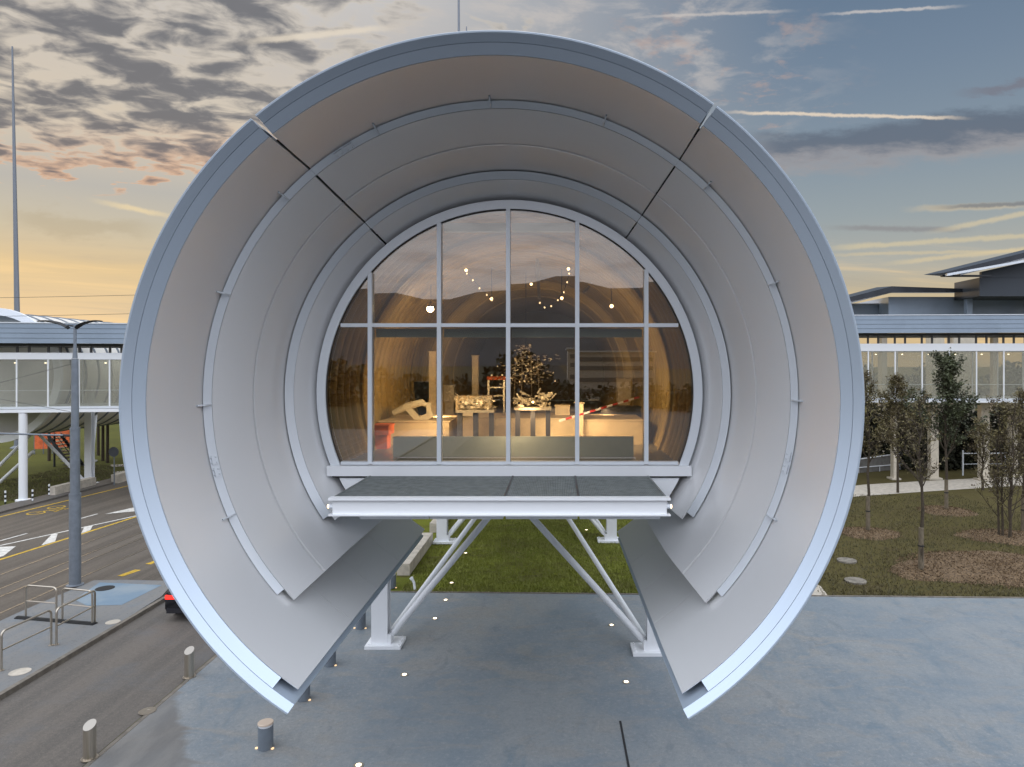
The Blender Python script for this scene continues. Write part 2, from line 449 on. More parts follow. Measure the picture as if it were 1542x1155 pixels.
# ------------------------------------------------------------------ ground sheets
def sheet(pts, z): return MB().add([(p[0], p[1], z) for p in pts], [tuple(range(len(pts)))])
struct('ground', sheet([(-6000, -6000), (6000, -6000), (6000, 6000), (-6000, 6000)], 0.0), MATS['lawn'], smooth=False)
pe0, pe1 = gnd(560, 893), gnd(1700, 904)
k0 = gnd(60, 1190)
plz = [(-10.25, 9.5), (60, 9.5), (60, pe1.y - .3), (pe1.x, pe1.y), (pe0.x, pe0.y), (-10.2, pe0.y)]
struct('unseen_dark_yard', sheet([(-14, -110), (60, -110), (60, 9.6), (-14, 9.6)], .006), mat('bounce_cut_dark', (.04, .042, .046), .8, var=.2, vscale=2), smooth=False)  # unseen dark ground, added to cut the bounce into the mouth
struct('asphalt_base', sheet([(-19.5, 20), (-13, 20), (-13, 120), (-19, 120)], .004), MATS['road'], smooth=False)
struct('plaza_pavement', MB().prism([(x, y, .012) for x, y in plz], (0, 0, .02)), MATS['plaza'], smooth=False)
struct('plaza_edge', MB().beam((-10, pe0.y + .06, .03), (pe0.x, pe0.y + .06, .03), .12, .07).beam((pe0.x, pe0.y + .06, .03), (pe1.x, pe1.y + .06, .03), .08, .05), kerb_m)
struct('service_lane', sheet([(-14.6, -60), (-10.35, -60), (-10.2, 120), (-14.3, 120)], .008), MATS['lane'], smooth=False)
struct('lane_kerb', MB().prism([(-10.3, -60, .0), (-10.19, -60, 0), (-10.04, 120, 0), (-10.15, 120, 0)], (0, 0, .038)), kerb_m)
struct('tram_road', sheet([(-33.2, -60), (-18.4, -60), (-18.0, 160), (-32.2, 160)], .008), MATS['road'], smooth=False)
isl = [(-18.9, -60), (-14.75, -60), (-14.6, 23.2), (-14.7, 25.4), (-15.2, 27.2), (-17.2, 27.35), (-18.5, 27.3), (-18.7, 24.0)]
struct('tram_stop_island', MB().prism([(x, y, 0) for x, y in isl], (0, 0, .13)), MATS['island'], smooth=False)
struct('island_kerb', MB().prism([(-14.74, -60, 0), (-14.58, -60, 0), (-14.43, 25.3, 0), (-14.58, 25.3, 0)], (0, 0, .15)), kerb_m)
struct('island_ramp', sheet([(-15.2, 27.2), (-14.4, 25.4), (-14.3, 60), (-18.0, 60), (-17.8, 27.4)], .011), MATS['road'], smooth=False)
bp = [gnd(150, 877, .135), gnd(244, 881, .135), gnd(183, 911, .135), gnd(131, 912, .135), gnd(112, 903, .135)]
struct('blue_ground_marking', sheet(bp, .136), bluep_m, smooth=False)
struct('far_pavement', MB().prism([(-34.6, -60, 0), (-33.2, -60, 0), (-32.2, 160, 0), (-33.6, 160, 0)], (0, 0, .11)), MATS['lane'])

def strip(name, p, q, w, m, z=.014):
    d = (q - p).normalized(); n = Vector((-d.y, d.x, 0)) * w / 2
    struct(name, sheet([p + n, p - n, q - n, q + n], z), m, smooth=False)
strip('yellow_line', gnd(-60, 793), gnd(215, 726.5), .18, yellow_m)
strip('yellow_line', gnd(-60, 862), gnd(235, 769), .18, yellow_m)
strip('white_line', gnd(-60, 835), gnd(235, 770.5), .16, whitep_m)
strip('white_line', gnd(-30, 823), gnd(41, 803.5), .14, whitep_m)
strip('white_line', gnd(118, 782), gnd(147, 774), .14, whitep_m)
for pts in ([(158, 774.5), (206, 763.5), (206, 770)], [(62, 822), (78, 805), (87, 804), (83, 816)], [(-30, 846), (0, 824), (24, 823), (5, 838)], [(122, 804), (127, 794), (140, 791), (136, 799)]):
    struct('white_hatching', sheet([gnd(*p) for p in pts], .018), whitep_m, smooth=False)
for a, b in (((181, 868), (208, 858.5)), ((223, 850), (240, 844))):
    strip('yellow_dash', gnd(*a), gnd(*b), .3, yellow_m, .016)
# bicycle pictogram painted on the cycle lane
bk = MB(); bc = gnd(70, 768.5); bz = .016
def ringflat(mb, c, r0, r1, n=20):
    o = len(mb.v)
    for k in range(n):
        a = 2 * math.pi * k / n
        for r in (r0, r1): mb.v.append((c[0] + r * math.cos(a), c[1] + r * math.sin(a), bz))
    for k in range(n):
        a, b = o + 2 * k, o + 2 * ((k + 1) % n)
        mb.f.append((a, a + 1, b + 1, b))
def fl(mb, p, q, w=.08):
    p, q = Vector((p[0], p[1], 0)), Vector((q[0], q[1], 0)); d = (q - p).normalized(); n = Vector((-d.y, d.x, 0)) * w / 2
    mb.add([(a.x, a.y, bz) for a in (p + n, p - n, q - n, q + n)], [(0, 1, 2, 3)])
for dy in (-.75, .75): ringflat(bk, (bc.x, bc.y + dy * 1.1), .38, .48)
for p, q in (((0, -.82), (.1, 0)), ((.1, 0), (.75, -.3)), ((.75, -.3), (.75, .45)), ((.1, 0), (.75, .45)), ((.95, .3), (0, .82)), ((.85, -.5), (.85, -.15)), ((.95, .2), (.95, .55))):
    fl(bk, (bc.x + p[0], bc.y + p[1]), (bc.x + q[0], bc.y + q[1]))
struct('bicycle_marking', bk, yellow_m, smooth=False, recalc=False)
for X in (-23.35, -21.9, -21.15, -19.75):
    strip('tram_rail', Vector((X, -60, 0)), Vector((X + .5, 150, 0)), .07, rail_m, .016)
# drain slot and covers in the plaza
d0, d1 = gnd(934, 1088), gnd(947, 1160)
tag(MB().beam((d0.x, d0.y, .035), (d0.x + .02, 8.0, .035), .05, .012).build('drain_slot', groove_m), 'long dark drain slot running through the plaza paving', 'drain')
for px, py, r, lb in ((222, 1073, .2, 'small round metal cover in the asphalt between the steel bollards'),):
    p = gnd(px, py)
    tag(MB().lathe([(r, .037), (r, .045), (r * .35, .046), (r * .34, .042)], (p.x, p.y, 0)).build('manhole_cover', steel_m), lb, 'manhole cover')
for px, py, z, r, lb in ((158, 886, .136, .33, 'dark round cover beside the blue painted patch on the island'), (170, 937, .13, .22, 'pale small cover on the island near the lane kerb'),
                   (30, 1012, .13, .26, 'pale oval cover on the island below the front handrail')):
    p = gnd(px, py, z)
    tag(MB().lathe([(r, z + .002), (r, z + .012), (r * .9, z + .013)], (p.x, p.y, 0)).build('manhole_cover', rubber_m if px == 158 else conc_m), lb, 'manhole cover')
for px, py, lb in ((1275, 845.5, 'farther pale round cover lying flat in the grass'), (1288, 876, 'nearer pale round cover lying flat in the grass by the plaza edge')):
    p = gnd(px, py)
    tag(MB().lathe([(.42, .0), (.42, .07), (.36, .09), (.05, .09)], (p.x, p.y, 0)).build('grass_manhole', mat('weathered_concrete', (.2, .18, .15), .9, var=.25, vscale=4)), lb, 'manhole cover', 'concrete covers in the grass')
p = gnd(1238, 893); struct('concrete_corner_path', MB().prism([gnd(1215, 905), gnd(1249, 901), gnd(1236, 884), gnd(1190, 860)], (0, 0, .03)), conc_m, smooth=False)
# paths on the right
def px_path(name, up, lo, z=.012):
    pts = [gnd(*p) for p in up] + [gnd(*p) for p in lo[::-1]]
    struct(name, sheet(pts, z), conc_m, smooth=False)
px_path('garden_path', [(1200, 742), (1300, 730), (1400, 724), (1542, 717), (1640, 713)], [(1200, 757), (1300, 747), (1400, 740), (1542, 731), (1640, 727)])
struct('left_path', sheet([gnd(166, 700), gnd(200, 699), gnd(200, 703), gnd(168, 703)], .012), conc_m, smooth=False)
struct('left_path', sheet([gnd(170, 711), gnd(186, 709), gnd(190, 712), gnd(172, 714)], .012), conc_m, smooth=False)

# ------------------------------------------------------------------ the tubular building
AX, AZ = -1.02, CAMZ - .586
def rp(Y, r, th): return (AX + r * math.sin(R(th)), Y, AZ + r * math.cos(R(th)))
def revolve(prof, t0, t1, step=1.5, closed=True, capends=True, mb=None):
    """prof: (Y, R) points; t0/t1: degrees or functions of Y"""
    mb = mb or MB(); o = len(mb.v)
    f0 = t0 if callable(t0) else (lambda Y: t0); f1 = t1 if callable(t1) else (lambda Y: t1)
    n = max(2, int(abs(f1(12) - f0(12)) / step)); m = len(prof)
    for i in range(n + 1):
        k = i / n
        for Y, r in prof:
            mb.v.append(rp(Y, r, f0(Y) * (1 - k) + f1(Y) * k))
    e = m if closed else m - 1
    for i in range(n):
        for j in range(e):
            a, b = o + i * m + j, o + i * m + (j + 1) % m
            mb.f.append((a, b, b + m, a + m))
    if closed and capends:
        mb.f.append(tuple(o + j for j in range(m))[::-1]); mb.f.append(tuple(o + n * m + j for j in range(m)))
    return mb

tb = thing('tubular_building', 'white tube shaped building with a flared three layer metal mouth and round window', 'building', (AX, 15, 0))
GL, GR = -39.8, 36.9
def gap(Y): return .48 if Y < 10.7 else (.42 if Y < 10.9 else (.34 if Y < 11.1 else .2))
def panels(prof, cutL, cutR, name, m, gapw=None, step=1.5):
    g = gapw or gap
    for a, b in ((lambda Y: -(180 - cutL), lambda Y: GL - g(Y)), (lambda Y: GL + g(Y), lambda Y: GR - g(Y) * .75), (lambda Y: GR + g(Y) * .75, lambda Y: 180 - cutR)):
        revolve(prof, a, b, step).build(name, m, tb, ang=28)
def groove(Y, r, w=.012, d=.05): return [(Y - w, r), (Y - w, r + d), (Y + w, r + d), (Y + w, r)]
def rl(Y, a, b): return a[1] + (b[1] - a[1]) * (Y - a[0]) / (b[0] - a[0])
A0, A1, A2 = (11.0, 5.588), (12.45, 5.447), (20.5, 5.22)
profA = [A0, (11.6, 5.53), A1] + groove(13.6, rl(13.6, A1, A2), .006, .02) + groove(15.4, rl(15.4, A1, A2), .006, .02) + groove(17.4, rl(17.4, A1, A2), .006, .02) + \
        [A2, (20.5, 5.36), (13.0, 5.56), (11.3, 5.66), (11.1, 5.63), (11.01, 5.605)]
panels(profA, 34.2, 33.0, 'outer_shell_panel', shell_m)
rimP = [(20.5, 5.5), (13.0, 5.69), (11.05, 5.845), (10.75, 5.875), (10.735, 5.862), (10.74, 5.838), (10.86, 5.742), (11.1, 5.73), (13.0, 5.61), (20.5, 5.40)]
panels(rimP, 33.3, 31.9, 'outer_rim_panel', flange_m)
B0, B1, B2 = (12.6, 5.333), (14.25, 4.69), (19.5, 4.6)
profB = [B0, (13.0, 5.16), (13.47, 4.975), (13.475, 5.03), (13.505, 5.02), (13.51, 4.955), (13.9, 4.81), B1, B2, (19.5, 4.75), (14.4, 4.84), (13.5, 5.11), (12.65, 5.38), (12.615, 5.353)]
panels(profB, 45.7, 44.9, 'middle_shell_panel', shell_m, lambda Y: .24)
C0, C1 = (14.42, 4.522), (14.98, 4.2)
profC = [C0, (14.7, 4.345), C1, (17, 4.17), (17, 4.36), (14.75, 4.47), (14.435, 4.542)]
panels(profC, 53.9, 54.2, 'inner_shell_panel', shell_m, lambda Y: .27)
# front flanges closing each shell's edge
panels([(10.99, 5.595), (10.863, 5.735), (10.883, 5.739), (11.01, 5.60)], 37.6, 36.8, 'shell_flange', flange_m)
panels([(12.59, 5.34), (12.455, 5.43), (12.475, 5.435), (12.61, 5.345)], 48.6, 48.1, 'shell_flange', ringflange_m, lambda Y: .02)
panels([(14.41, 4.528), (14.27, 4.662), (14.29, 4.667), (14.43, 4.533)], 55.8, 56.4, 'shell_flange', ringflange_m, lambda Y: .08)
revolve([(13.477, 5.006), (13.503, 4.996), (13.503, 5.01), (13.477, 5.018)], -134.0, 134.8, 1.5).build('seam_shadow_gap', groove_m, tb)
# dark strips behind the slots
for a in (GL, GR):
    revolve([(11.4, 5.69), (13.0, 5.59), (20.4, 5.39), (20.4, 5.38), (13.0, 5.58), (11.4, 5.68)], a - 1.2, a + 1.2, .6).build('slot_dark_backing', groove_m, tb)
for a in (GL, GR):  # black strips added to stand for the unlit cavity behind
    revolve([(12.75, 5.40), (13.5, 5.15), (14.4, 4.89), (19.4, 4.79), (19.4, 4.78), (14.4, 4.88), (13.5, 5.14), (12.75, 5.39)], a - 1.5, a + 1.5, .6).build('slot_dark_backing', groove_m, tb)
    revolve([(14.8, 4.49), (16.9, 4.39), (16.9, 4.38), (14.8, 4.48)], a - 1.5, a + 1.5, .6).build('slot_dark_backing', groove_m, tb)
# ring 1 brackets
for a in (-2, 20.6, 44.2, 67.2, 90.5, 113.8, -24.8, -47, -69.3, -91.4, -113.6):
    mb = MB(); tv = Vector((math.cos(R(a)), 0, -math.sin(R(a)))) * .025
    pl = [Vector(rp(12.58, 5.335, a)), Vector(rp(12.42, 5.35, a)), Vector(rp(12.27, 5.43, a)), Vector(rp(12.30, 5.47, a)), Vector(rp(12.46, 5.455, a)), Vector(rp(12.6, 5.345, a))]
    mb.prism([p - tv / 2 for p in pl], tv); mb.build('bracket', ringflange_m, tb, smooth=False)
for a in (-32.4, -103.4, 102.8):
    mb = MB()
    for da, w in ((-1.2, .9), (1.2, .9)):
        revolve([(12.572, 5.348), (12.485, 5.406), (12.467, 5.392), (12.554, 5.334)], a + da - w, a + da + w, .6, mb=mb)
    for da in (-1.7, -.7, .7, 1.7):
        for rr_ in (4.94, 5.0):
            c = Vector(rp(12.54 - (rr_ - 4.94) * .9, rr_ + .405, a + da)); mb.tube([c, c + Vector((0, -.03, 0))], .013, 6)
    mb.build('splice_plate', ringflange_m, tb)
# tube body behind the mouth: open arc with a flat underside
tube_prof = []
Y = 17.0
while Y < 56.0:
    tube_prof += [(Y, 4.42), (Y + .92, 4.42), (Y + .93, 4.5), (Y + 1.07, 4.5), (Y + 1.08, 4.42)]; Y += 1.2
panel_in = [(Y_, r - .06) for Y_, r in reversed(tube_prof)]
revolve(tube_prof + [(tube_prof[-1][0], 4.3), (17.0, 4.3)], -126, 126, 3).build('tube_wall', shell_m, tb)
MB().span((AX - 3.46, 14.92, 5.58), (AX + 3.46, 57.0, 5.72)).build('underside', white_m, tb)
# interior lining, corrugated
int_m = mat('interior_lining', (.32, .23, .1), .5, .1, var=.08, vscale=1.5)
lp = []; Y = 15.25
while Y < 42.5:
    for k in range(6):
        lp.append((Y + .5 * k / 6, (4.12, 4.03, 3.995, 3.99, 3.995, 4.03)[k])); 
    Y += .5
revolve(lp, -128, 128, 3, closed=False).build('interior_lining', int_m, tb, recalc=False)
for Yr in (17.4, 20.0, 23.0, 26.0, 29.5, 33.0):
    revolve([(Yr, 4.03), (Yr, 3.93), (Yr + .16, 3.93), (Yr + .16, 4.03)], -118, 118, 3).build('interior_rib', int_m, tb)
floor_m = mat('interior_floor', (.22, .2, .17), .35, var=.1)
MB().span((AX - 3.72, 15.1, 6.2), (AX + 3.72, 42.9, 6.55)).build('interior_floor', floor_m, tb)
endm = mat('interior_end', (.14, .1, .06), .6)
mb = MB(); pts = [Vector(rp(42.6, 4.05, a)) for a in range(-112, 113, 4)]
mb.prism(pts, (0, .1, 0)).build('end_wall', endm, tb)
# glazing -------------------------------------------------
GY = 14.9; RG = 4.0; ZB = 6.585
revolve([(14.82, 4.0), (14.82, 4.19), (15.12, 4.19), (15.12, 4.0)], -(180 - 65.7), 180 - 65.7, 1.5).build('window_frame', alu_m, tb)
xs = [AX - .03 + 1.5 * k for k in (-2, -1, 0, 1, 2)]
ZT = 9.585
def chord(x): return AZ + math.sqrt(max(0, RG ** 2 - (x - AX) ** 2))
for x in xs:
    zt = chord(x)
    MB().span((x - .045, 14.8, ZB - .02), (x + .045, 15.02, zt)).build('mullion', alu_m, tb, smooth=False)
ext = [AX - 3.71] + xs + [AX + 3.71]
for a, b in zip(ext[:-1], ext[1:]):
    MB().span((a + .046, 14.81, ZT - .04), (b - .046, 15.0, ZT + .04)).build('transom', alu_m, tb, smooth=False)
    MB().span((a + .046, 14.815, ZB - .03), (b - .046, 15.0, ZB + .035)).build('transom', alu_m, tb, smooth=False)
seal_m = mat('seal', (.035, .03, .026), .6)
revolve([(14.87, 3.982), (14.87, 4.0), (15.05, 4.0), (15.05, 3.982)], -112.4, 112.4, 1.5).build('frame_seal', seal_m, tb)
def clip(poly, ax, lim, keep_less):
    out = []
    for i in range(len(poly)):
        p, q = poly[i - 1], poly[i]
        pi, qi = ((p[ax] <= lim) == keep_less), ((q[ax] <= lim) == keep_less)
        if pi != qi:
            k = (lim - p[ax]) / (q[ax] - p[ax]); out.append((p[0] + (q[0] - p[0]) * k, p[1] + (q[1] - p[1]) * k))
        if qi: out.append(q)
    return out
circ = [(AX + RG * .996 * math.sin(R(a)), AZ + RG * .996 * math.cos(R(a))) for a in range(0, 360, 3)]
bnd = [AX - 4.1] + xs + [AX + 4.1]
for i in range(6):
    for z0, z1 in ((ZB + .03, ZT - .04), (ZT + .04, 13)):
        pg = clip(clip(clip(clip(circ, 0, bnd[i] + .043, False), 0, bnd[i + 1] - .043, True), 1, z0, False), 1, z1, True)
        if len(pg) > 2:
            rng = random.Random(i * 7 + int(z0 * 10)); tilt = rng.uniform(-.003, .003)
            MB().prism([(p[0], GY + tilt * (p[1] - z0), p[1]) for p in pg], (0, .02, 0)).build('pane', glass_m, tb, smooth=False)
MB().span((AX - 3.93, 14.7, 6.325), (AX + 3.93, 15.05, 6.54)).build('sill_beam', white_m, tb, smooth=False)
for x in (-2.5, -1, .5): pass
MB().span((AX - 3.9, 14.85, 6.275), (AX + 3.9, 15.0, 6.32)).build('sill_joint', groove_m, tb, smooth=False)
ap = clip([(AX + 4.12 * math.sin(R(a)), AZ + 4.12 * math.cos(R(a))) for a in range(0, 360, 3)], 1, 6.27, True)
ap = clip(ap, 1, 5.6, False)
MB().prism([(p[0], 14.78, p[1]) for p in ap], (0, .12, 0)).build('apron_panel', white_m, tb, smooth=False)
blind_m = mat('blind_box', (.3, .42, .43), .5, emit=None)
for a, b in zip(xs[:-1], xs[1:]):
    MB().span((a + .06, 15.1, ZT - .25), (b - .06, 15.25, ZT - .06)).build('blind_box', blind_m, tb, smooth=False)
for a, b in zip(xs[1:3], xs[2:4]):
    MB().span((a + .06, 15.1, 11.68), (b - .06, 15.25, 11.86)).build('blind_box', blind_m, tb, smooth=False)
# platform --------------------------------------------------
DX0, DX1, DY, DZ = AX - 3.0, AX + 3.0, 12.25, 6.34
mb = MB(); x = DX0 + .04
while x < DX1 - .03:
    if abs(x - (DX0 + 3.08)) > .03 and abs(x - (DX0 + 4.42)) > .03:
        mb.span((x - .007, DY + .12, DZ - .05), (x + .007, 14.68, DZ - .012))
    x += .034
y = DY + .16
while y < 14.66:
    mb.span((DX0, y - .006, DZ - .03), (DX1, y + .006, DZ - .007)); y += .075
mb.build('deck_grating', grat_m, tb, smooth=False)
MB().span((DX0 + .02, DY + .13, DZ - .22), (DX1 - .02, 14.66, DZ - .16)).build('deck_tray', galv_m, tb, smooth=False)
for xx in (DX0 + 3.08, DX0 + 4.42, DX0 + .01, DX1 - .01):
    MB().span((xx - .018, DY + .12, DZ - .15), (xx + .018, 14.68, DZ + .001)).build('deck_trim', dark_m if xx not in (DX0 + .01, DX1 - .01) else grat_m, tb, smooth=False)
mb = MB().span((DX0 - .06, DY - .06, DZ - .045), (DX1 + .06, DY + .11, DZ)).span((DX0, DY, DZ - .30), (DX1, DY + .03, DZ - .045)).span((DX0 - .06, DY - .06, DZ - .325), (DX1 + .06, DY + .11, DZ - .3))
mb.span((DX0 - .0, DY + .031, DZ - .08), (DX0 + .012, DY + .1, DZ - .301))
mb.build('deck_beam', white_m, tb, smooth=False)
for a, b in ((DX0 + .45, DX0 + 1.7), (DX0 + 1.72, DX0 + 3.05), (DX0 + 3.1, DX0 + 4.4), (DX0 + 4.44, DX1 - .1)):
    MB().span((a, DY + .14, DZ - .42), (b, DY + .3, DZ - .24)).build('deck_joist', alu_m, tb, smooth=False)
for yy in (13.1, 13.9):
    MB().span((DX0, yy, DZ - .34), (DX1, yy + .1, DZ - .23)).build('deck_joist', alu_m, tb, smooth=False)
for xx in (DX0 + .6, DX1 - .6):
    MB().span((xx - .08, DY + .31, DZ - .38), (xx + .08, 14.9, DZ - .35)).build('deck_joist', alu_m, tb, smooth=False)
for sx in (-1, 1):
    c = Vector((AX + sx * 3.03, DY + .02, DZ - .165))
    h = MB().tube([c + Vector((-sx * .02, .03, 0)), c + Vector((sx * .05, -.0, 0))], .045, 10).build('deck_lamp', alu_m, tb)
    MB().tube([c + Vector((sx * .051, 0, 0)), c + Vector((sx * .06, 0, 0))], .03, 10).build('lamp_lens', lampglow_m, h)
# columns and braces ------------------------------------------
def hcol(x, y, top, parent, w=.5, d=.42, label=None):
    mb = MB().span((x - w / 2, y - d / 2, .1), (x + w / 2, y - d / 2 + .04, top)).span((x - w / 2, y + d / 2 - .04, .1), (x + w / 2, y + d / 2, top)).span((x - .02, y - d / 2 + .04, .1), (x + .02, y + d / 2 - .04, top))
    c = mb.build('column', white_m, parent, smooth=False)
    return c
def baseplate(x, y, parent, w=1.1, d=.8):
    mb = MB().span((x - w / 2, y - d / 2, .03), (x + w / 2, y + d / 2, .13))
    for i in (-1, 1):
        for j in (-.7, 0, .7):
            mb.tube([(x + i * w * .42, y + j * d / 2, .131), (x + i * w * .42, y + j * d / 2, .18)], .025, 6)
    return mb.build('base_plate', white_m, parent, smooth=False)
frames = [((-5.46, 21.25), (2.98, 20.75), 21.0), ((-5.62, 33.6), (2.72, 33.8), 33.7)]
for (cl, cr, ya) in frames:
    for (cx_, cy_), s in ((cl, 1), (cr, -1)):
        col = hcol(cx_, cy_, 6.3, tb)
        baseplate(cx_ + s * .14, cy_, col)
        MB().span((cx_ - (.0 if s > 0 else 1.1), cy_ - .15, 5.95), (cx_ + (1.1 if s > 0 else .0), cy_ + .15, 6.25)).build('column_bracket', white_m, col, smooth=False)
        ap_ = Vector((-1.45 - s * .12, ya, 4.68))
        b0 = Vector((cx_ + s * .3, cy_, .32))
        MB().tube([b0, b0 + (ap_ - b0) * .03, ap_], [.06, .1, .1], 14).build('brace', white_m, tb)
        ap2 = Vector((-1.45 - s * .12, ya + 10.2, 4.68)) if ya < 30 else Vector((-1.45 - s * .12, ya + 9, 4.68))
        b1 = b0 + Vector((-s * .04, .12, .02))
        MB().tube([b1, b1 + (ap2 - b1) * .03, ap2], [.06, .09, .09], 14).build('brace', white_m, tb)
        MB().span((b0.x - .05, cy_ - .2, .13), (b0.x + .05, cy_ + .25, .42)).build('gusset', white_m, col, smooth=False)
    for yy in (ya, ya + 10.0):
        MB().span((-1.75, yy - .12, 4.5), (-1.15, yy + .12, 5.58)).build('gusset', white_m, tb, smooth=False)

# ------------------------------------------------------------------ interior things behind the glass
cream_m = mat('cream_panel', (.62, .5, .34), .5, var=.08, vscale=2)
teal_m = mat('grey_green_panel', (.5, .58, .56), .5, var=.05)
black_m = mat('black_frame', (.02, .02, .025), .4)
brass_m = mat('polished_metal', (.42, .37, .3), .35, .8)
tag(MB().span((AX - 2.86, 16.2, 6.551), (AX + 2.85, 16.3, 7.02)).build('balustrade_panel', teal_m, smooth=False), 'long grey green low panel just behind the bottom panes', 'balustrade')
for (a, b, Yp, p0, p1, lb) in ((572, 676, 18.5, 655, 636, 'cream wedge shaped display plinth left of the black legged tables'), (690, 870, 19.0, 662, 632, 'long bright cream plinth behind the black legged tables'),
                           (870, 968, 18.6, 662, 634, 'dim tan display plinth right of the bright plinth')):
    q0, q1 = at(a, p0, Yp), at(b, p1, Yp)
    t_ = thing('display_plinth', lb, 'plinth', (q0.x, Yp, 6.55))
    MB().span((q0.x, Yp, 6.552), (q1.x, Yp + 2.2, q1.z)).build('plinth_body', cream_m, t_, smooth=False)
    MB().span((q0.x - .03, Yp - .03, q1.z + .002), (q1.x + .03, Yp + 2.23, q1.z + .04)).build('plinth_top', cream_m, t_, smooth=False)
def exhibit_table(x0, x1, Yp, ztop, lb):
    t_ = thing('exhibit_table', lb, 'exhibit', ((x0 + x1) / 2, Yp, 6.55), 'exhibit tables behind the window')
    for x in (x0 + .08, (x0 + x1) / 2, x1 - .08):
        MB().span((x - .06, Yp - .1, 6.552), (x + .06, Yp + .1, ztop - .13)).build('leg', black_m, t_, smooth=False)
    MB().span((x0, Yp - .2, ztop - .13), (x1, Yp + .5, ztop - .06)).build('frame_rail', brass_m, t_, smooth=False)
    rng = random.Random(int(x0 * 100)); mb = MB()
    for i in range(60):
        c = Vector((rng.uniform(x0, x1), Yp + rng.uniform(-.15, .4), ztop + rng.uniform(-.05, .35) * (.4 + .6 * rng.random())))
        if rng.random() < .5: mb.box(c, (rng.uniform(.03, .16), .1, rng.uniform(.03, .1)), rng.uniform(0, 3))
        else: mb.tube([c, c + Vector((rng.uniform(-.25, .25), rng.uniform(-.1, .1), rng.uniform(-.1, .2)))], rng.uniform(.01, .035), 6)
    mb.build('apparatus', brass_m, t_)
q = at(688, 640, 17.8).x, at(745, 640, 17.8).x
exhibit_table(q[0], q[1], 17.8, 7.62, 'black legged table with shiny apparatus left of the middle mullion')
q = at(775, 640, 17.6).x, at(830, 640, 17.6).x
exhibit_table(q[0], q[1], 17.6, 7.7, 'black legged table with shiny apparatus right of the middle mullion')
# white machine on the left
t_ = thing('machine_exhibit', 'cream tilted machine with open frame inside the left lower pane', 'exhibit', at(620, 640, 19.0))
wm = mat('machine_cream', (.62, .55, .42), .4)
o = lambda px, py, Y=19.0: at(px, py, Y)
MB().tube([o(592, 622), o(612, 612), o(636, 606), o(645, 612)], [.07, .11, .1, .05], 12).build('arm', wm, t_)
MB().beam(o(612, 612), o(634, 636), .16, .1, (0, 1, 0)).build('body', wm, t_)
MB().beam(o(628, 636), o(652, 622), .18, .07, (0, 1, 0)).build('jaw', wm, t_)
MB().beam(o(646, 606), o(646, 626), .12, .1, (0, 1, 0)).build('post', wm, t_)
mb = MB().span(o(618, 640) - Vector((.2, .2, 0)), o(634, 636) + Vector((.2, .3, 0))); mb.span((o(622, 640).x, 18.95, 6.56), (o(632, 640).x, 19.2, o(630, 640).z)); mb.build('pedestal', wm, t_, smooth=False)
# hanging glittering sculpture
rng = random.Random(11); mb = MB(); c0 = at(792, 545, 22.0)
for i in range(420):
    k = rng.random()
    p = c0 + Vector((rng.gauss(0, .42), rng.gauss(0, .4), rng.uniform(-.75, .55)))
    if p.z > c0.z + .25 and abs(p.x - c0.x + .1) > .25: continue
    mb.box(p, (.05, .05, .03), rng.uniform(0, 3))
sc = thing('hanging_sculpture', 'glittering cluster of small metal plates hanging over the exhibits', 'sculpture', c0)
mb.build('plates', brass_m, sc, smooth=False)
mb = MB()
for dx in (-.4, -.15, .2, .45):
    mb.tube([c0 + Vector((dx, 0, -1.55)), c0 + Vector((dx * .8, 0, .2))], .016, 5)
mb.build('rods', brass_m, sc)
MB().tube([c0 + Vector((0, 0, .5)), c0 + Vector((0, 0, 2.9))], .012, 5).build('cable', black_m, sc)
tape = thing('barrier_tape', 'red and white striped tape rising to the right over the tan plinth', 'barrier tape', at(840, 635, 17.2))
p0, p1 = at(842, 634, 17.2), at(962, 598, 19.0); redt = mat('red_tape', (.5, .03, .03), .5)
for i in range(14):
    a, b = p0.lerp(p1, i / 14), p0.lerp(p1, (i + 1) / 14)
    MB().beam(a, b, .02, .05).build('stripe', redt if i % 2 else white_m, tape, smooth=False)
for px, Y_, h, lb in ((872, 18.4, 1.15, 'cream upright stand beside the right middle mullion'), (652, 22, 2.6, 'tall dim pale pillar behind the left machine'), (716, 24, 2.5, 'thin pale totem behind the left shiny apparatus')):
    p = at(px, 640, Y_)
    tag(MB().box((p.x, Y_, 6.552 + h / 2), (.22, .2, h)).box((p.x, Y_, 6.558 + h), (.28, .26, .02)).build('exhibit_stand', cream_m, smooth=False), lb, 'display stand')
for px0, px1, py0, py1, Y_, m, lb in ((696, 712, 606, 626, 19.6, brass_m, 'small shiny boxed device left of the tan display case'), (836, 858, 610, 628, 20.2, cream_m, 'low cream device right of the striped legs table'), (930, 950, 570, 605, 25, cream_m, 'tall pale display case far back in the right lower pane'), (668, 684, 580, 606, 23.5, brass_m, 'narrow metal cabinet beside the left middle mullion'), (686, 740, 596, 620, 21, cream_m, 'tan box shaped display case with a bright top edge'), 
                           (905, 965, 612, 632, 20.5, black_m, 'dark low machine cabinet in the right lower pane'), (612, 655, 575, 600, 24, black_m, 'dark cabinet far behind the left machine'), (560, 585, 640, 655, 17.5, orange_m, 'dull red case low in the left lower pane')):
    a, b = at(px0, py1, Y_), at(px1, py0, Y_)
    mb = MB().span((a.x, Y_, max(6.56, a.z)), (b.x, Y_ + .6, b.z - .04)).span((a.x - .02, Y_ - .02, b.z - .038), (b.x + .02, Y_ + .62, b.z))
    mb.span(((a.x + b.x) / 2 - .15, Y_ + .1, 6.552), ((a.x + b.x) / 2 + .15, Y_ + .5, max(6.56, a.z) - .002))
    tag(mb.build('exhibit_case', m, smooth=False), lb, 'exhibit')
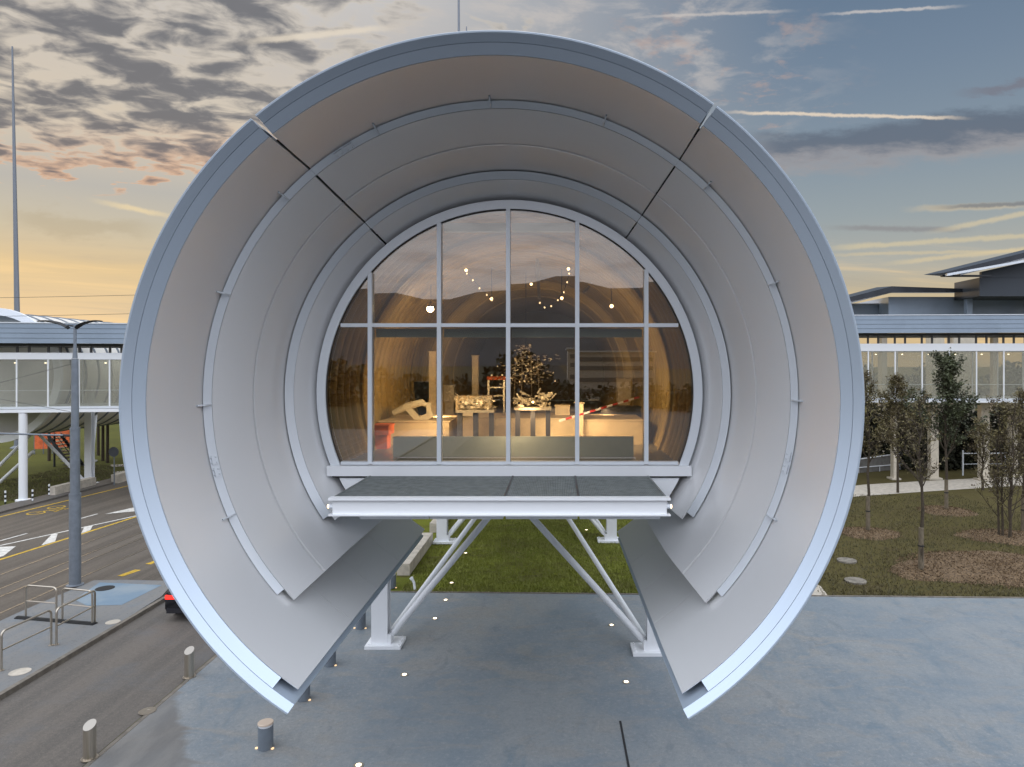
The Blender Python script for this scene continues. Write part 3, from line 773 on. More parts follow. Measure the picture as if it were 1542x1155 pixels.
a, b = at(733, 572, 23), at(761, 567, 23); t_ = thing('gantry_exhibit', 'small gantry with an orange top bar left of the middle mullion', 'exhibit', ((a.x + b.x) / 2, 23, 6.55))
MB().span((a.x, 23, a.z), (b.x, 23.2, b.z)).build('top_bar', orange_m, t_, smooth=False)
for x in (a.x + .05, b.x - .05): MB().span((x - .03, 23.05, 6.552), (x + .03, 23.15, a.z - .002)).build('leg', brass_m, t_, smooth=False)
for k in (1, 2): MB().span((a.x + .081, 23.06, a.z - .28 * k), (b.x - .081, 23.14, a.z - .28 * k + .04)).build('shelf', brass_m, t_, smooth=False)
# ceiling track with spotlights
def plight(p, e, col=(1, .72, .42), r=.08, spot=False):  # serves the hung lamps and the added fill lights
    l = bpy.data.lights.new('lamp_and_fill_light', 'SPOT' if spot else 'POINT')
    if spot: l.spot_size = R(150); l.spot_blend = .6; l.energy = e; l.color = col; l.shadow_soft_size = r
    o_ = bpy.data.objects.new('lamp_and_fill_light', l); COL.objects.link(o_); o_.location = p
    if spot: o_.rotation_euler = Vector((0, -.45, 1)).to_track_quat('Z', 'Y').to_euler()
    return o_
spots = [(648, 465, 19.5, 'big blazing spotlight behind the left upper pane', 60, .1), (702, 407, 21, 'small spotlight left of the middle mullion high up', 10, .045), (740, 450, 22, 'small spotlight low beside the middle mullion', 8, .05),
         (856, 405, 21, 'small spotlight high beside the right middle mullion', 10, .045), (846, 449, 22, 'small spotlight at the end of the curved cable', 8, .05), (921, 461, 20, 'small spotlight on the right upper pane', 14, .055),
         (800, 428, 26, 'far dim spotlight above the hanging sculpture', 14, .05)]
for px, py, Y_, lb, e, r in spots:
    p = at(px, py, Y_)
    s_ = thing('spotlight', lb, 'spotlight', p, 'spotlights hung inside the tube')
    MB().tube([p + Vector((0, .0, 0)), p + Vector((0, .16, .03))], [r * 1.15, r * .8], 12).build('housing', black_m, s_)
    MB().tube([p + Vector((0, -.012, 0)), p + Vector((0, -.004, 0))], r, 12).build('lens', lampglow_m if r < .09 else mat('bright_glow', (1, .9, .7), .4, emit=(1, .8, .5), estr=40), s_)
    zt = AZ + math.sqrt(max(.2, 3.9 ** 2 - (p.x - AX) ** 2))
    MB().tube([p + Vector((0, .1, .03)), Vector((p.x, Y_ + .1, zt))], .012, 5).build('rod', black_m, s_)
    plight(p + Vector((0, .02, -.12)), e, spot=True)
for (x, Y_, z, e) in ((AX - 2.4, 20.0, 7.4, 48), (AX + 2.5, 20.5, 7.4, 48), (AX - 1.9, 17.2, 7.5, 34), (AX + .3, 17.0, 7.6, 60), (AX + 2.1, 17.2, 7.5, 34), (AX, 15.7, 7.5, 14), (AX - 1, 26, 7.9, 60), (AX + 1, 33, 7.9, 60)):  # added fill lights without fixtures, brightening plinths and floor
    plight((x, Y_, z), e * 3.2, r=.25, spot=True)
for x, y, e in ((AX - 1.2, 16.9, 330), (AX + 1.2, 16.9, 330), (AX, 25, 420)):  # unseen wash lights, added to brighten the lining
    l = plight((x, y, 8.3), e * 1.5, (1, .78, .46), .3, True)
    l.rotation_euler = Vector((0, -1, .25)).to_track_quat('Z', 'Y').to_euler(); l.data.spot_size = R(172)
l = plight((AX, 15.35, 8.9), 150, (1, .86, .66), .3, True); l.rotation_euler = Vector((0, -.35, 1)).to_track_quat('Z', 'Y').to_euler()  # added light without a fixture, lifts the low panel
# strings of tiny lights
for pts_, Y_, lb in (([(857, 412), (854, 425), (849, 440), (840, 452), (830, 461), (820, 463), (813, 456)], 21.5, 'curved string of small lights beside the right middle mullion'), ([(703, 412), (712, 422), (722, 434), (733, 444), (741, 452)], 21.3, 'short slanting string of small lights left of the middle mullion')):
    t_ = thing('light_string', lb, 'light string', at(*pts_[0], Y_))
    MB().tube([at(a, b - 1.5, Y_ + .03) for a, b in pts_], .012, 6).build('cable', black_m, t_)
    MB().tube([at(*pts_[0], Y_ + .03), at(pts_[0][0], 360, Y_ + .03)], .01, 5).build('hanger', black_m, t_)
    for a, b in pts_: MB().lathe([(.01, -.03), (.028, 0), (.01, .03)], at(a, b, Y_), 8).build('bulb', mat('bead_glow', (1, .85, .6), .4, emit=(1, .75, .45), estr=3), t_)
# diagonal ceiling rails seen through the glass
for a, b, lb in (((612, 372, 18), (700, 440, 26), 'pale ceiling rail slanting down to the right in the tube'), ((922, 392, 18), (880, 440, 26), 'pale ceiling rail slanting down to the left in the tube'), ((806, 345, 19), (812, 450, 27), 'pale ceiling rail down the middle of the tube')):
    tag(MB().beam(at(*a), at(*b), .12, .06).tube([at(*a), at(*a) + Vector((0, 0, .6))], .015, 6).tube([at(*b), at(*b) + Vector((0, 0, 1.6))], .015, 6).build('ceiling_rail', brass_m), lb, 'ceiling rail')

# ------------------------------------------------------------------ second tube and footbridges
t2 = thing('tubular_building', 'farther ribbed white tube passing behind the glazed footbridge on braced columns', 'building', (-38, 48, 0))
sAX, sAZ = AX, AZ
AX, AZ = -38.2, 8.05
prof2 = []; Y = 46.5
while Y < 95:
    prof2 += [(Y, 4.3), (Y + 1.39, 4.3)]; Y += 1.4
    revolve([(Y - .2, 4.303), (Y - .19, 4.37), (Y - .05, 4.37), (Y - .04, 4.303)], -180, 180, 5, capends=False).build('rib', galv_m, t2)
revolve(prof2 + [(prof2[-1][0], 4.15), (46.5, 4.15)], -180, 180, 4, capends=False).build('tube_wall', mat('tube_white', (.82, .79, .74), .4, .1, var=.03), t2)
revolve([(46.3, 4.1), (46.3, 4.6), (46.52, 4.6), (46.52, 4.1)], -180, 180, 4, capends=False).build('end_ring', white_m, t2)
mb = MB(); mb.prism([rp(47.2, 4.14, a) for a in range(0, 360, 6)], (0, .1, 0)).build('end_wall', mat('end_panel', (.5, .49, .46), .5), t2)
AX, AZ = sAX, sAZ
for x, y, r in ((-34.3, 43.9, .24), (-34.2, 50.0, 0), (-42.2, 50.0, .2), (-34.2, 62, 0), (-42.2, 62, .2)):
    top = 5.66 if y < 44 else 7.4
    if r:
        c = MB().tube([(x, y, .1), (x, y, top)], r, 18).build('column', white_m, t2)
        MB().lathe([(.42, 0.0), (.42, .12), (.3, .14)], (x, y, 0)).build('base_plate', white_m, c)
    else:
        c = hcol(x, y, top, t2, .5, .4); baseplate(x, y, c, .95, .7)
MB().tube([(-34.6, 50, .3), (-38.2, 50, 4.0)], .11, 10).build('brace', white_m, t2)
MB().tube([(-34.3, 50.2, .3), (-35.4, 52.5, 5.2)], .11, 10).build('brace', white_m, t2)
MB().tube([(-41.9, 50, .3), (-38.2, 50, 4.0)], .11, 10).build('brace', white_m, t2)
p = gnd(0, 730); MB().tube([p + Vector((0, 0, .2)), at(50, 680, 49)], .12, 10).build('brace', white_m, t2)

def bridge(label, A, B, zs, nbay, inner, depth=4.2):
    """A, B ground points of the near face; zs: deck bottom, deck top, glass top, transom top, beam bottom, beam top"""
    b = thing('footbridge', label, 'footbridge', ((A[0] + B[0]) / 2, A[1], 0))
    A, B = Vector((A[0], A[1], 0)), Vector((B[0], B[1], 0)); d = (B - A); L = d.length; d.normalize(); n = Vector((-d.y, d.x, 0))
    if n.y < 0: n = -n
    z0, z1, z2, z3, z4, z5 = zs
    U = Vector((0, 0, 1))
    def slab(o0, o1, za, zb, name, m, a0=0., a1=None):
        a1 = L if a1 is None else a1
        pts = [A + d * a0 + n * o0, A + d * a1 + n * o0, A + d * a1 + n * o1, A + d * a0 + n * o1]
        return MB().prism([p_ + U * za for p_ in pts], (0, 0, zb - za)).build(name, m, b, smooth=False)
    slab(-.12, depth + .12, z0, z0 + (z1 - z0) * .55, 'deck', white_m)
    slab(-.06, depth + .06, z0 + (z1 - z0) * .62, z1, 'floor', alu_m)
    for off in (-.06, depth - .1):
        slab(off, off + .16, z2, z3, 'transom', white_m)
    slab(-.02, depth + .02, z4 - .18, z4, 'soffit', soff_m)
    slab(-.5, -.2, z4, z5, 'roof_beam', blue_m)
    slab(-.19, depth + .5, z5 - .35, z5 - .1, 'roof', blue_m)
    slab(-.54, -.16, z5 + .002, z5 + .06, 'roof_cap', alu_m)
    for i in range(1, 4):
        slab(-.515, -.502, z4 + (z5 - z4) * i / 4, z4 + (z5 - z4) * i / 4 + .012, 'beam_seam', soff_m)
    for i in range(nbay + 1):
        a = L * i / nbay
        for off in (-.03, depth - .07):
            c = A + d * a + n * (off + .05)
            if (i % 1) == 0: MB().beam(c + U * z1, c + U * z2, .09, .09, (0, 1, 0)).build('mullion', white_m, b, smooth=False)
        for k in (0.0, .38):
            c = A + d * min(L, a + k * L / nbay) + n * .05
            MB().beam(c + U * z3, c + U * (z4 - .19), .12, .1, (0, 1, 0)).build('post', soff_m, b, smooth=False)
        if i < nbay:
            a1 = L * (i + 1) / nbay
            for off in (.0, depth - .04):
                slab(off, off + .02, z1 + .005, z2 - .005, 'pane', bglass_m, a + .05, a1 - .05)
            c = A + d * (a + L / nbay * .55) + n * (depth * .3) + U * (z2 - .25)
            MB().tube([c, c + U * .05], .06, 8).build('ceiling_lamp', glow2_m, b)
            if i % 2 == 0:
                l = plight(c + n * 1.0 - U * .1, inner, (1, .9, .74), .3)
    slab(.3, .34, z1 + 1.0, z1 + 1.05, 'handrail', alu_m)
    return b
la, lb_ = at(-120, 622, 43.0), Vector((-5.7, 48.2, 0))
bridge('left glazed footbridge with a deep blue grey roof beam', la, lb_, (5.7, 6.08, 9.12, 9.55, 10.15, 11.42), 19, 40)
ra, rb_ = Vector((3.7, 51.7, 0)), at(1720, 609, 49.6)
RB = bridge('right glazed footbridge standing behind the young trees', ra, rb_, (6.0, 6.3, 9.8, 10.35, 11.12, 12.4), 20, 24)
for px, Y_, w in ((1346, 52.5, .28), (1405, 52.6, .6), (1481, 52.0, .62), (1525, 54, .5)):
    p = at(px, 600, Y_)
    c = MB().box((p.x, Y_, 3.0), (w, .5, 6.0)).box((p.x, Y_, .06), (w + .4, .9, .12)).build('column', pav_m, RB, smooth=False)
# pale columns seen inside the bridge, standing behind it
for px, w, lb in ((1408, 1.1, 'slim pale column behind the right bridge, left one of the two'), (1447, 1.9, 'broad pale column behind the right bridge glass')):
    p = at(px, 560, 60)
    tag(MB().box((p.x, 60, 6), (w, 1.0, 12)).box((p.x, 60, .1), (w + .5, 1.5, .2)).build('concrete_column', pav_m, smooth=False), lb, 'column')
# pavilions with tilted roofs
def pavilion(label, wall, roofpts, thick, dep, Y_, wallm, zb=12.6):
    b = thing('pavilion', label, 'building', (at(wall[0], 500, Y_).x, Y_, 0))
    x0, x1 = at(wall[0], 500, Y_).x, at(wall[1], 500, Y_).x; zt = at(800, wall[2], Y_).z
    MB().span((x0, Y_, zb), (x1, Y_ + dep, zt)).build('wall', wallm, b, smooth=False)
    k = 0
    while x0 + .6 + 5.5 * k < x1 - .2:
        xx = x0 + .6 + 5.5 * k; MB().span((xx - .25, Y_ + 2.4, 0), (xx + .25, Y_ + 2.9, zb - .002)).build('pier', pav_m if zb < 13 else blue_m, b, smooth=False); k += 1
    pts = [at(px, py, Y_ - 1.5) for px, py in roofpts]
    rf = MB().prism(pts, (0, 3.0, .25)).build('roof', mat('solar_roof', (.035, .04, .05), .35, .2, var=.15, vscale=1.), b, smooth=False)
    lo = [p + Vector((.9, .4, -.28)) for p in pts[:2]]; d_ = lo[1] - lo[0]
    MB().beam(lo[0] + d_ * .08, lo[1], .3, .16).build('roof_beam', alu_m, b, smooth=False)
    return b
pavilion('grey pavilion with a low tilted solar roof behind the right bridge', (1338, 1640, 447), [(1262, 452), (1343, 431), (1475, 435.5), (1475, 440), (1345, 440), (1262, 458)], 0, 16, 64, blue_m)
PV = pavilion('dark pavilion with a higher tilted roof at the right edge', (1475, 1640, 418), [(1419, 411), (1600, 366), (1600, 374), (1478, 404), (1445, 413)], 0, 3.8, 60, mat('dark_cladding', (.05, .06, .075), .5, .2), at(1500, 446, 60).z)
MB().prism([at(1478, 418.3, 60), at(1640, 418.3, 60), at(1640, 373, 60), at(1478, 409, 60)], (0, .3, 0)).build('gable', mat('dark_cladding', (.05, .06, .075), .5, .2), PV, smooth=False)
MB().beam(at(1425, 414, 58.6), at(1640, 376, 58.6), .35, .2).build('roof_beam', alu_m, PV, smooth=False)
MB().span(at(1419, 416.5, 58.9), at(1490, 414.5, 59.2)).build('roof_beam', dark_m, PV, smooth=False)
b3 = thing('pavilion', 'small grey rooftop block just right of the funnel mouth', 'building', (at(1290, 470, 66).x, 66, 0))
MB().span((at(1272, 470, 66).x, 66, 0), (at(1272, 470, 66).x + .5, 66.5, 11.998)).build('pier', pav_m, b3, smooth=False)
MB().span((at(1336, 470, 66).x - .5, 66, 0), (at(1336, 470, 66).x, 66.5, 11.998)).build('pier', pav_m, b3, smooth=False)
MB().span((at(1270, 470, 66).x, 66, 12), (at(1338, 470, 66).x, 76, at(1300, 459, 66).z)).build('wall', blue_m, b3, smooth=False)
MB().span((at(1268, 470, 66).x, 65.8, at(1300, 458.5, 66).z), (at(1340, 470, 66).x, 76.2, at(1300, 457, 66).z)).build('roof', alu_m, b3, smooth=False)

# ramp with rails and fence on the right
ramp_m = mat('ramp_grey', (.17, .165, .155), .8, var=.15)
rm = thing('access_ramp', 'grey ramp wall with pale handrails rising behind the young trees', 'ramp', gnd(1350, 708))
pa, pb, pc, pd = gnd(1260, 715), gnd(1412, 702), at(1412, 676, gnd(1412, 702).y), at(1260, 697, gnd(1260, 715).y)
MB().prism([pa, pb, pc, pd], (0, 1.6, 0)).build('wall', ramp_m, rm, smooth=False)
MB().tube([pd + Vector((0, -.05, .06)), pc + Vector((0, -.05, .06))], .05, 8).build('handrail', white_m, rm)
MB().tube([pa + Vector((0, -.1, .45)), pb + Vector((0, -.1, .45)), gnd(1460, 700) + Vector((0, 0, .6))], .04, 8).build('handrail', white_m, rm)
for k in range(6):
    p = pa.lerp(pb, k / 5); MB().tube([p + Vector((0, -.1, 0)), p + Vector((0, -.1, .45))], .03, 6).build('post', white_m, rm)
fn = thing('railing', 'thin pale railing running right from the ramp under the bridge', 'railing', gnd(1455, 715))
f0, f1 = gnd(1450, 716), gnd(1640, 714)
for k in range(7):
    p = f0.lerp(f1, k / 6); MB().tube([p, p + Vector((0, 0, 2.0 if k == 0 else 1.75))], .06, 8).build('post', alu_m, fn)
MB().tube([f0 + Vector((0, 0, 1.75)), f1 + Vector((0, 0, 1.75))], .035, 8).build('rail', alu_m, fn)
MB().tube([f0 + Vector((0, 0, .9)), f1 + Vector((0, 0, .9))], .02, 8).build('rail', alu_m, fn)

# ------------------------------------------------------------------ street furniture
# steel bollards
def steel_bollard(p, label):
    t_ = thing('steel_bollard', label, 'bollard', (p.x, p.y, .037), 'stainless bollards along the lane')
    c = Vector((p.x, p.y, .037)); mb = MB(); n = 24; r = .125
    o_ = len(mb.v)
    for zz in (0, .35, None):
        for k in range(n):
            a = 2 * math.pi * k / n; z_ = zz if zz is not None else .72 + .07 * math.sin(a)
            mb.v.append((c.x + r * math.cos(a), c.y + r * math.sin(a), c.z + z_))
    for i in range(2):
        for k in range(n):
            a, b = o_ + i * n + k, o_ + i * n + (k + 1) % n; mb.f.append((a, b, b + n, a + n))
    mb.f.append(tuple(range(o_, o_ + n))[::-1]); mb.build('post', steel_m, t_)
    mb = MB(); 
    top = [(c.x + r * math.cos(2 * math.pi * k / n), c.y + r * math.sin(2 * math.pi * k / n), c.z + .722 + .07 * math.sin(2 * math.pi * k / n)) for k in range(n)]
    mb.prism(top, (0, 0, .012)).build('slanted_cap', mat('cap_steel', (.42, .39, .35), .45, .5), t_)
    MB().lathe([(.17, 0), (.17, .012), (.127, .014)], c).build('base_ring', steel_m, t_)
steel_bollard(gnd(135, 1144), 'nearer stainless bollard with a slanted top at the lower left')
steel_bollard(gnd(285, 1021), 'stainless bollard with a slanted top left of the funnel tip')
# grey lit bollards
gb_m = mat('bollard_grey', (.17, .2, .235), .5, .2, var=.06)
def lamp_bollard(p, label, proto=None):
    t_ = thing('lamp_bollard', label, 'bollard', (p.x, p.y, .032), 'grey lamp bollards in a row under the tube')
    c = Vector((p.x, p.y, .032))
    MB().lathe([(.165, 0.004), (.165, .5)], c, 28).build('post', gb_m, t_)
    MB().lathe([(.15, .502), (.15, .55)], c, 28).build('lens_ring', mat('lens_white', (.7, .72, .75), .3), t_)
    MB().lathe([(.17, .552), (.17, .578), (.16, .59), (.05, .592)], c, 28).build('cap', mat('bollard_cap', (.62, .5, .4), .4, .1), t_)
    for a in (0.5, 2.8):
        q_ = c + Vector((math.cos(a) * .2, -math.sin(a) * .1, 0))
        MB().lathe([(.035, .003), (.035, .02), (.01, .022)], q_, 12).build('floor_light', mat('floor_glow', (1, .8, .5), .4, emit=(1, .62, .3), estr=.9), t_)
for px, py, lb in ((400, 1128, 'nearest grey lamp bollard with a pale round cap, in full view below the funnel tip'), (457, 1055, 'grey bollard half hidden behind the left funnel tip'), (497, 1003, 'grey bollard showing below the left cut edge, second from the funnel tip'),
                   (543, 947, 'grey bollard just left of the front left white column'), (590, 886, 'grey bollard at the near end of the concrete bench')):
    lamp_bollard(gnd(px, py), lb)
# recessed ground lights
def floor_lamp(p, label, z=.032):
    t_ = thing('ground_light', label, 'ground light', (p.x, p.y, z), 'round lights let into the ground')
    MB().lathe([(.11, 0.002), (.11, .012), (.075, .014)], (p.x, p.y, z), 20).build('rim', steel_m, t_)
    MB().lathe([(.06, .015), (.06, .02), (.03, .026)], (p.x, p.y, z), 16).build('lens', mat('ground_glow', (1, .9, .75), .3, emit=(1, .84, .58), estr=4), t_)
for px, py, lb in ((540, 1155, 'ground light at the bottom edge of the photo'), (609, 1018, 'left row ground light in the open plaza before the column foot'), (655, 933, 'left row ground light right of the front left column'), (671, 905, 'dim left row ground light close to the lawn edge'),
                   (921, 943, 'right row ground light beside the right brace foot'), (943, 1029, 'right row ground light in the open plaza near the right cut edge')):
    floor_lamp(gnd(px, py), lb)
for px, py, lb in ((680, 879, 'ground light in the lawn just beyond the plaza edge'), (701, 834, 'ground light in the lawn between the left braces'), (883, 799, 'ground light in the lawn between the right braces')):
    floor_lamp(gnd(px, py), lb, .03)
# concrete benches
for (y0, y1, lb) in ((28.3, 33.6, 'nearer long pale concrete bench block on the lawn'), (35.6, 41.5, 'farther pale concrete bench block beyond the rear column')):
    x = -6.35
    mb = MB().span((x - .27, y0, 0), (x + .27, y1, .5))
    o_ = mb.build('bench_block', conc_m, smooth=False); tag(o_, lb, 'bench', 'concrete bench blocks on the lawn')
    bv = o_.modifiers.new('edge', 'BEVEL'); bv.width = .02; bv.segments = 2
# small white spigot by the brace
p = gnd(625, 889); tag(MB().tube([p, p + Vector((-.04, 0, .3)), p + Vector((-.1, 0, .42))], .05, 10).tube([p + Vector((-.11, 0, .43)), p + Vector((-.16, 0, .5))], .07, 10).build('garden_spotlight', white_m), 'little white spotlight on a stalk at the lawn edge', 'spotlight')
# handrails on the island
def handrail(a, b, label, h=1.1, z=.13):
    a, b = Vector((a.x, a.y, z)), Vector((b.x, b.y, z)); d = (b - a).normalized(); U = Vector((0, 0, 1))
    t_ = thing('handrail', label, 'handrail', a, 'steel handrails on the tram stop island')
    r = .14; arc = []
    pts = [a, a + U * (h - r)] + [a + U * (h - r) + d * r * (1 - math.cos(R(k))) + U * r * math.sin(R(k)) for k in (25, 50, 75, 90)]
    pts += [b + U * (h - r) - d * r * (1 - math.cos(R(k))) + U * r * math.sin(R(k)) for k in (90, 75, 50, 25)] + [b + U * (h - r), b]
    MB().tube(pts, .032, 10).build('hoop', steel_m, t_)
    MB().tube([a + U * h * .52 + d * .034, b + U * h * .52 - d * .034], .025, 8).build('mid_rail', steel_m, t_)
    for q_ in (a, b): MB().lathe([(.07, 0.002), (.07, .015), (.036, .017)], q_, 14).build('foot_plate', steel_m, t_)
handrail(gnd(2, 1010, .13), gnd(77, 972, .13), 'nearest steel handrail hoop cut by the left picture edge')
handrail(gnd(85, 971, .13), gnd(143, 938, .13), 'steel handrail hoop parallel to the kerb behind the nearest one')
handrail(gnd(39, 930, .13), gnd(85, 934, .13), 'left handrail hoop across the island end')
handrail(gnd(94, 935, .13), gnd(139, 940, .13), 'right handrail hoop across the island end below the lamp post')
pa = gnd(22, 932, .13); pb = gnd(140, 942, .13)
tag(MB().beam(pa + Vector((0, .1, .01)), pb + Vector((0, .1, .01)), .2, .06).beam(pa + Vector((0, .1, .05)), pb + Vector((0, .1, .05)), .1, .02).build('kerb_plate', rubber_m, smooth=False), 'dark low plate under the handrails across the island end', 'kerb plate')
# lamp post with two wings
lp_ = gnd(113, 881, .13)
t_ = thing('street_lamp', 'grey lamp post with two dark wing shaped lamp heads and a side arm', 'street lamp', lp_)
U = Vector((0, 0, 1)); ztop = at(110, 489, lp_.y).z
def lv(py): return lp_ + U * (at(110, py, lp_.y).z - .13)
MB().lathe([(.3, 0.003), (.3, .03), (.2, .05), (.2, lv(745).z - .13), (.197, lv(744).z - .13)], lp_, 24).build('lower_pole', galv_m, t_)
MB().lathe([(.168, lv(743.5).z - .13), (.165, lv(645).z - .13)], lp_, 24).build('middle_pole', galv_m, t_)
MB().lathe([(.135, lv(644.5).z - .13), (.118, lv(540).z - .13)], lp_, 24).build('middle_pole', galv_m, t_)
MB().lathe([(.09, lv(539.5).z - .13), (.055, lv(520).z - .13), (.05, lv(490).z - .13)], lp_, 16).build('upper_pole', galv_m, t_)
for py in (744, 645): MB().lathe([(.207 if py == 744 else .178, 0), (.207 if py == 744 else .178, .08)], lv(py + 2), 24).build('collar', galv_m, t_)
for s, x0, x1, zz in ((-1, 102, 57, 484), (1, 116, 153, 484)):
    top = lv(490); mb = MB(); Yp = lp_.y; sec = []
    n = 9
    for i in range(n):
        k = i / (n - 1); px = x0 + (x1 - x0) * k
        py = 490.5 - 7.5 * math.sin(k * math.pi * .62) + (2.5 if k < .2 else 0) * (1 - k * 5)
        c = at(px, py, Yp); wd = .2 * (1 - .75 * abs(k - .35) ** 1.3); h = .07 * (1 - .8 * k) + .015
        sec.append([c + Vector((0, -wd, 0)), c + Vector((0, 0, h * .7)), c + Vector((0, wd, 0)), c + Vector((0, 0, -h))])
    vs = [p for s_ in sec for p in s_]; fs = [(i * 4 + k, i * 4 + (k + 1) % 4, i * 4 + 4 + (k + 1) % 4, i * 4 + 4 + k) for i in range(n - 1) for k in range(4)] + [(3, 2, 1, 0), tuple((n - 1) * 4 + k for k in range(4))]
    mb.add(vs, fs); mb.build('lamp_head', dark_m, t_)
    MB().tube([lv(491), at(x0, 490, Yp)], .03, 8).build('arm', dark_m, t_)
arm0 = lv(656); a1 = at(-60, 651, lp_.y)
MB().tube([arm0 + Vector((-.18, 0, 0)), arm0 + Vector((-.45, 0, .01))], .05, 10).build('arm_joint', dark_m, t_)
MB().tube([arm0 + Vector((-.45, 0, .01)), a1], .035, 10).build('side_arm', galv_m, t_)
MB().tube([lv(620) + Vector((-.18, 0, 0)), at(-60, 590, lp_.y)], .008, 5).build('stay_wire', dark_m, t_)
MB().tube([lv(548) + Vector((-.13, 0, 0)), at(-60, 592, lp_.y)], .008, 5).build('stay_wire', dark_m, t_)
# tall masts
def mast(px_top, py_top, px_b, py_b, Y_, r0, r1, label, zt=None):
    b = at(px_b, py_b, Y_); tp = at(px_top, py_top, Y_)
    t_ = thing('mast', label, 'mast', (b.x, Y_, 0), 'slender masts')
    MB().tube([(b.x, Y_, 0), (b.x, Y_, b.z), tuple(tp)], [r0 * 1.1, r0, r1], 14).build('pole', mat('mast_grey', (.2, .22, .26), .5, .2), t_)
    MB().lathe([(r0 * 2.4, 0), (r0 * 2.4, .1), (r0 * 1.2, .3)], (b.x, Y_, 0)).build('base_plate', galv_m, t_)
mast(18.5, 70, 26, 490, 72, .26, .08, 'very tall slender grey mast rising at the left edge')
mast(690, -160, 691, 60, 70, .13, .06, 'thin tall mast rising behind the top of the funnel')
mast(702.5, 40, 702.5, 60, 66, .09, .05, 'short thin mast tip just right of the tall one above the funnel')
# overhead wires hung from two poles
tp_ = MB().lathe([(.16, 0), (.16, .1), (.12, .12), (.09, 12.6), (.02, 12.62)], (-20.5, 40, 0)).build('wire_pole', galv_m)
tag(tp_, 'grey pole carrying the overhead wires beside the tram road', 'pole')
for z0, z1, lb in ((at(0, 447, 40).z, at(200, 442, 40).z, 'upper overhead wire crossing the yellow sky'), (at(0, 475, 40).z, at(200, 470, 40).z, 'lower overhead wire just above the footbridge roof')):
    xa = at(0, 447, 40).x - 14; pts = []
    for i in range(13):
        k = i / 12; pts.append((xa + (-20.5 - xa) * k, 40, z0 + (z1 - z0) * (k * 1.6 - .5) - .12 * math.sin(math.pi * k)))
    tag(MB().tube(pts, .012, 5).build('overhead_wire', dark_m), lb, 'wire')
tag(MB().lathe([(.16, 0), (.16, .1), (.12, .12), (.09, 13), (.02, 13.02)], (at(0, 447, 40).x - 14, 40, 0)).build('wire_pole', galv_m), 'outer grey pole carrying the overhead wires', 'pole')
# far kerb: barriers, delineators, round sign
for a, b, lb in (((78, 748), (140, 732), 'long pale concrete barrier at the foot of the far white columns'), ((172, 728), (205, 718), 'pale concrete barrier beside the round sign')):
    p, q_ = gnd(*a), gnd(*b)
    o_ = MB().beam(p + U * .35, q_ + U * .35, .45, .6).beam(p + U * .03, q_ + U * .03, .6, .05).build('concrete_barrier', conc_m, smooth=False); tag(o_, lb, 'barrier', 'concrete barriers along the far kerb')
for px, py, lb in ((8, 759, 'striped marker post left of the round white column'), (49, 757, 'striped marker post right of the round white column'), (74, 748, 'striped marker post at the end of the long barrier')):
    p = gnd(px, py); t_ = thing('marker_post', lb, 'post', p, 'black and white marker posts')
    for i in range(6):
        MB().lathe([(.05, .14 * i), (.05, .14 * i + .138)], p, 12).build('band', white_m if i % 2 else black_m, t_)
p = gnd(172, 731); t_ = thing('road_sign', 'small round sign seen from behind on a thin pole', 'sign', p)
MB().tube([p, p + U * 2.6], .04, 8).build('pole', galv_m, t_)
c = p + U * 2.45
MB().tube([c + Vector((0, -.075, 0)), c + Vector((0, -.05, 0))], .36, 24).build('disc', mat('sign_back', (.1, .11, .13), .5, .3), t_)
MB().span(c + Vector((-.3, -.049, -.03)), c + Vector((.3, -.041, .03))).build('clamp', galv_m, t_)
# open stair, orange sheet, poles and lights in the far field
st = thing('staircase', 'dark open metal staircase under the far tube', 'staircase', gnd(100, 700))
b0 = gnd(112, 703); e0 = at(82, 655, b0.y)
for i in range(11):
    k = i / 10; p = b0.lerp(e0, k); MB().box(p, (.7, 1.4, .05)).build('tread', dark_m, st, smooth=False)
for dy in (-.72, .72): MB().beam(b0 + Vector((.3, dy, 0)), e0 + Vector((0, dy, 0)), .06, .25).build('stringer', dark_m, st, smooth=False)
MB().tube([b0 + Vector((.3, -.75, 1)), e0 + Vector((0, -.75, 1))], .03, 6).build('handrail', dark_m, st)
MB().tube([(e0.x, e0.y, 0), tuple(e0)], .08, 8).build('post', dark_m, st)
for a, b, z, lb in (((52, 684), (105, 682), 2.2, 'orange site hoarding standing in the far field'),):
    p, q_ = gnd(*a), gnd(*b); t_ = thing('site_hoarding', lb, 'hoarding', p)
    for i in range(4):
        s0, s1 = p.lerp(q_, i / 4), p.lerp(q_, (i + .97) / 4)
        MB().beam(s0 + U * (1.0 + .5), s1 + U * (1.0 + .5), .08, 2.0).build('panel', orange_m, t_, smooth=False)
        MB().tube([s0, s0 + U * 2.5], .05, 6).build('post', galv_m, t_)
for px, py, lb in ((74, 694, 'dark timber pole in the far field, left of the lamp post'), (148, 686, 'first of three dark timber poles right of the far column'), (155, 694, 'middle one of three dark timber poles right of the far column'), (162, 697, 'nearest of three dark timber poles right of the far column')):
    p = gnd(px, py); tag(MB().lathe([(.13, 0), (.11, 3.9), (.04, 3.95)], p, 10).build('timber_pole', bark_m), lb, 'pole', 'dark timber poles in the far field')
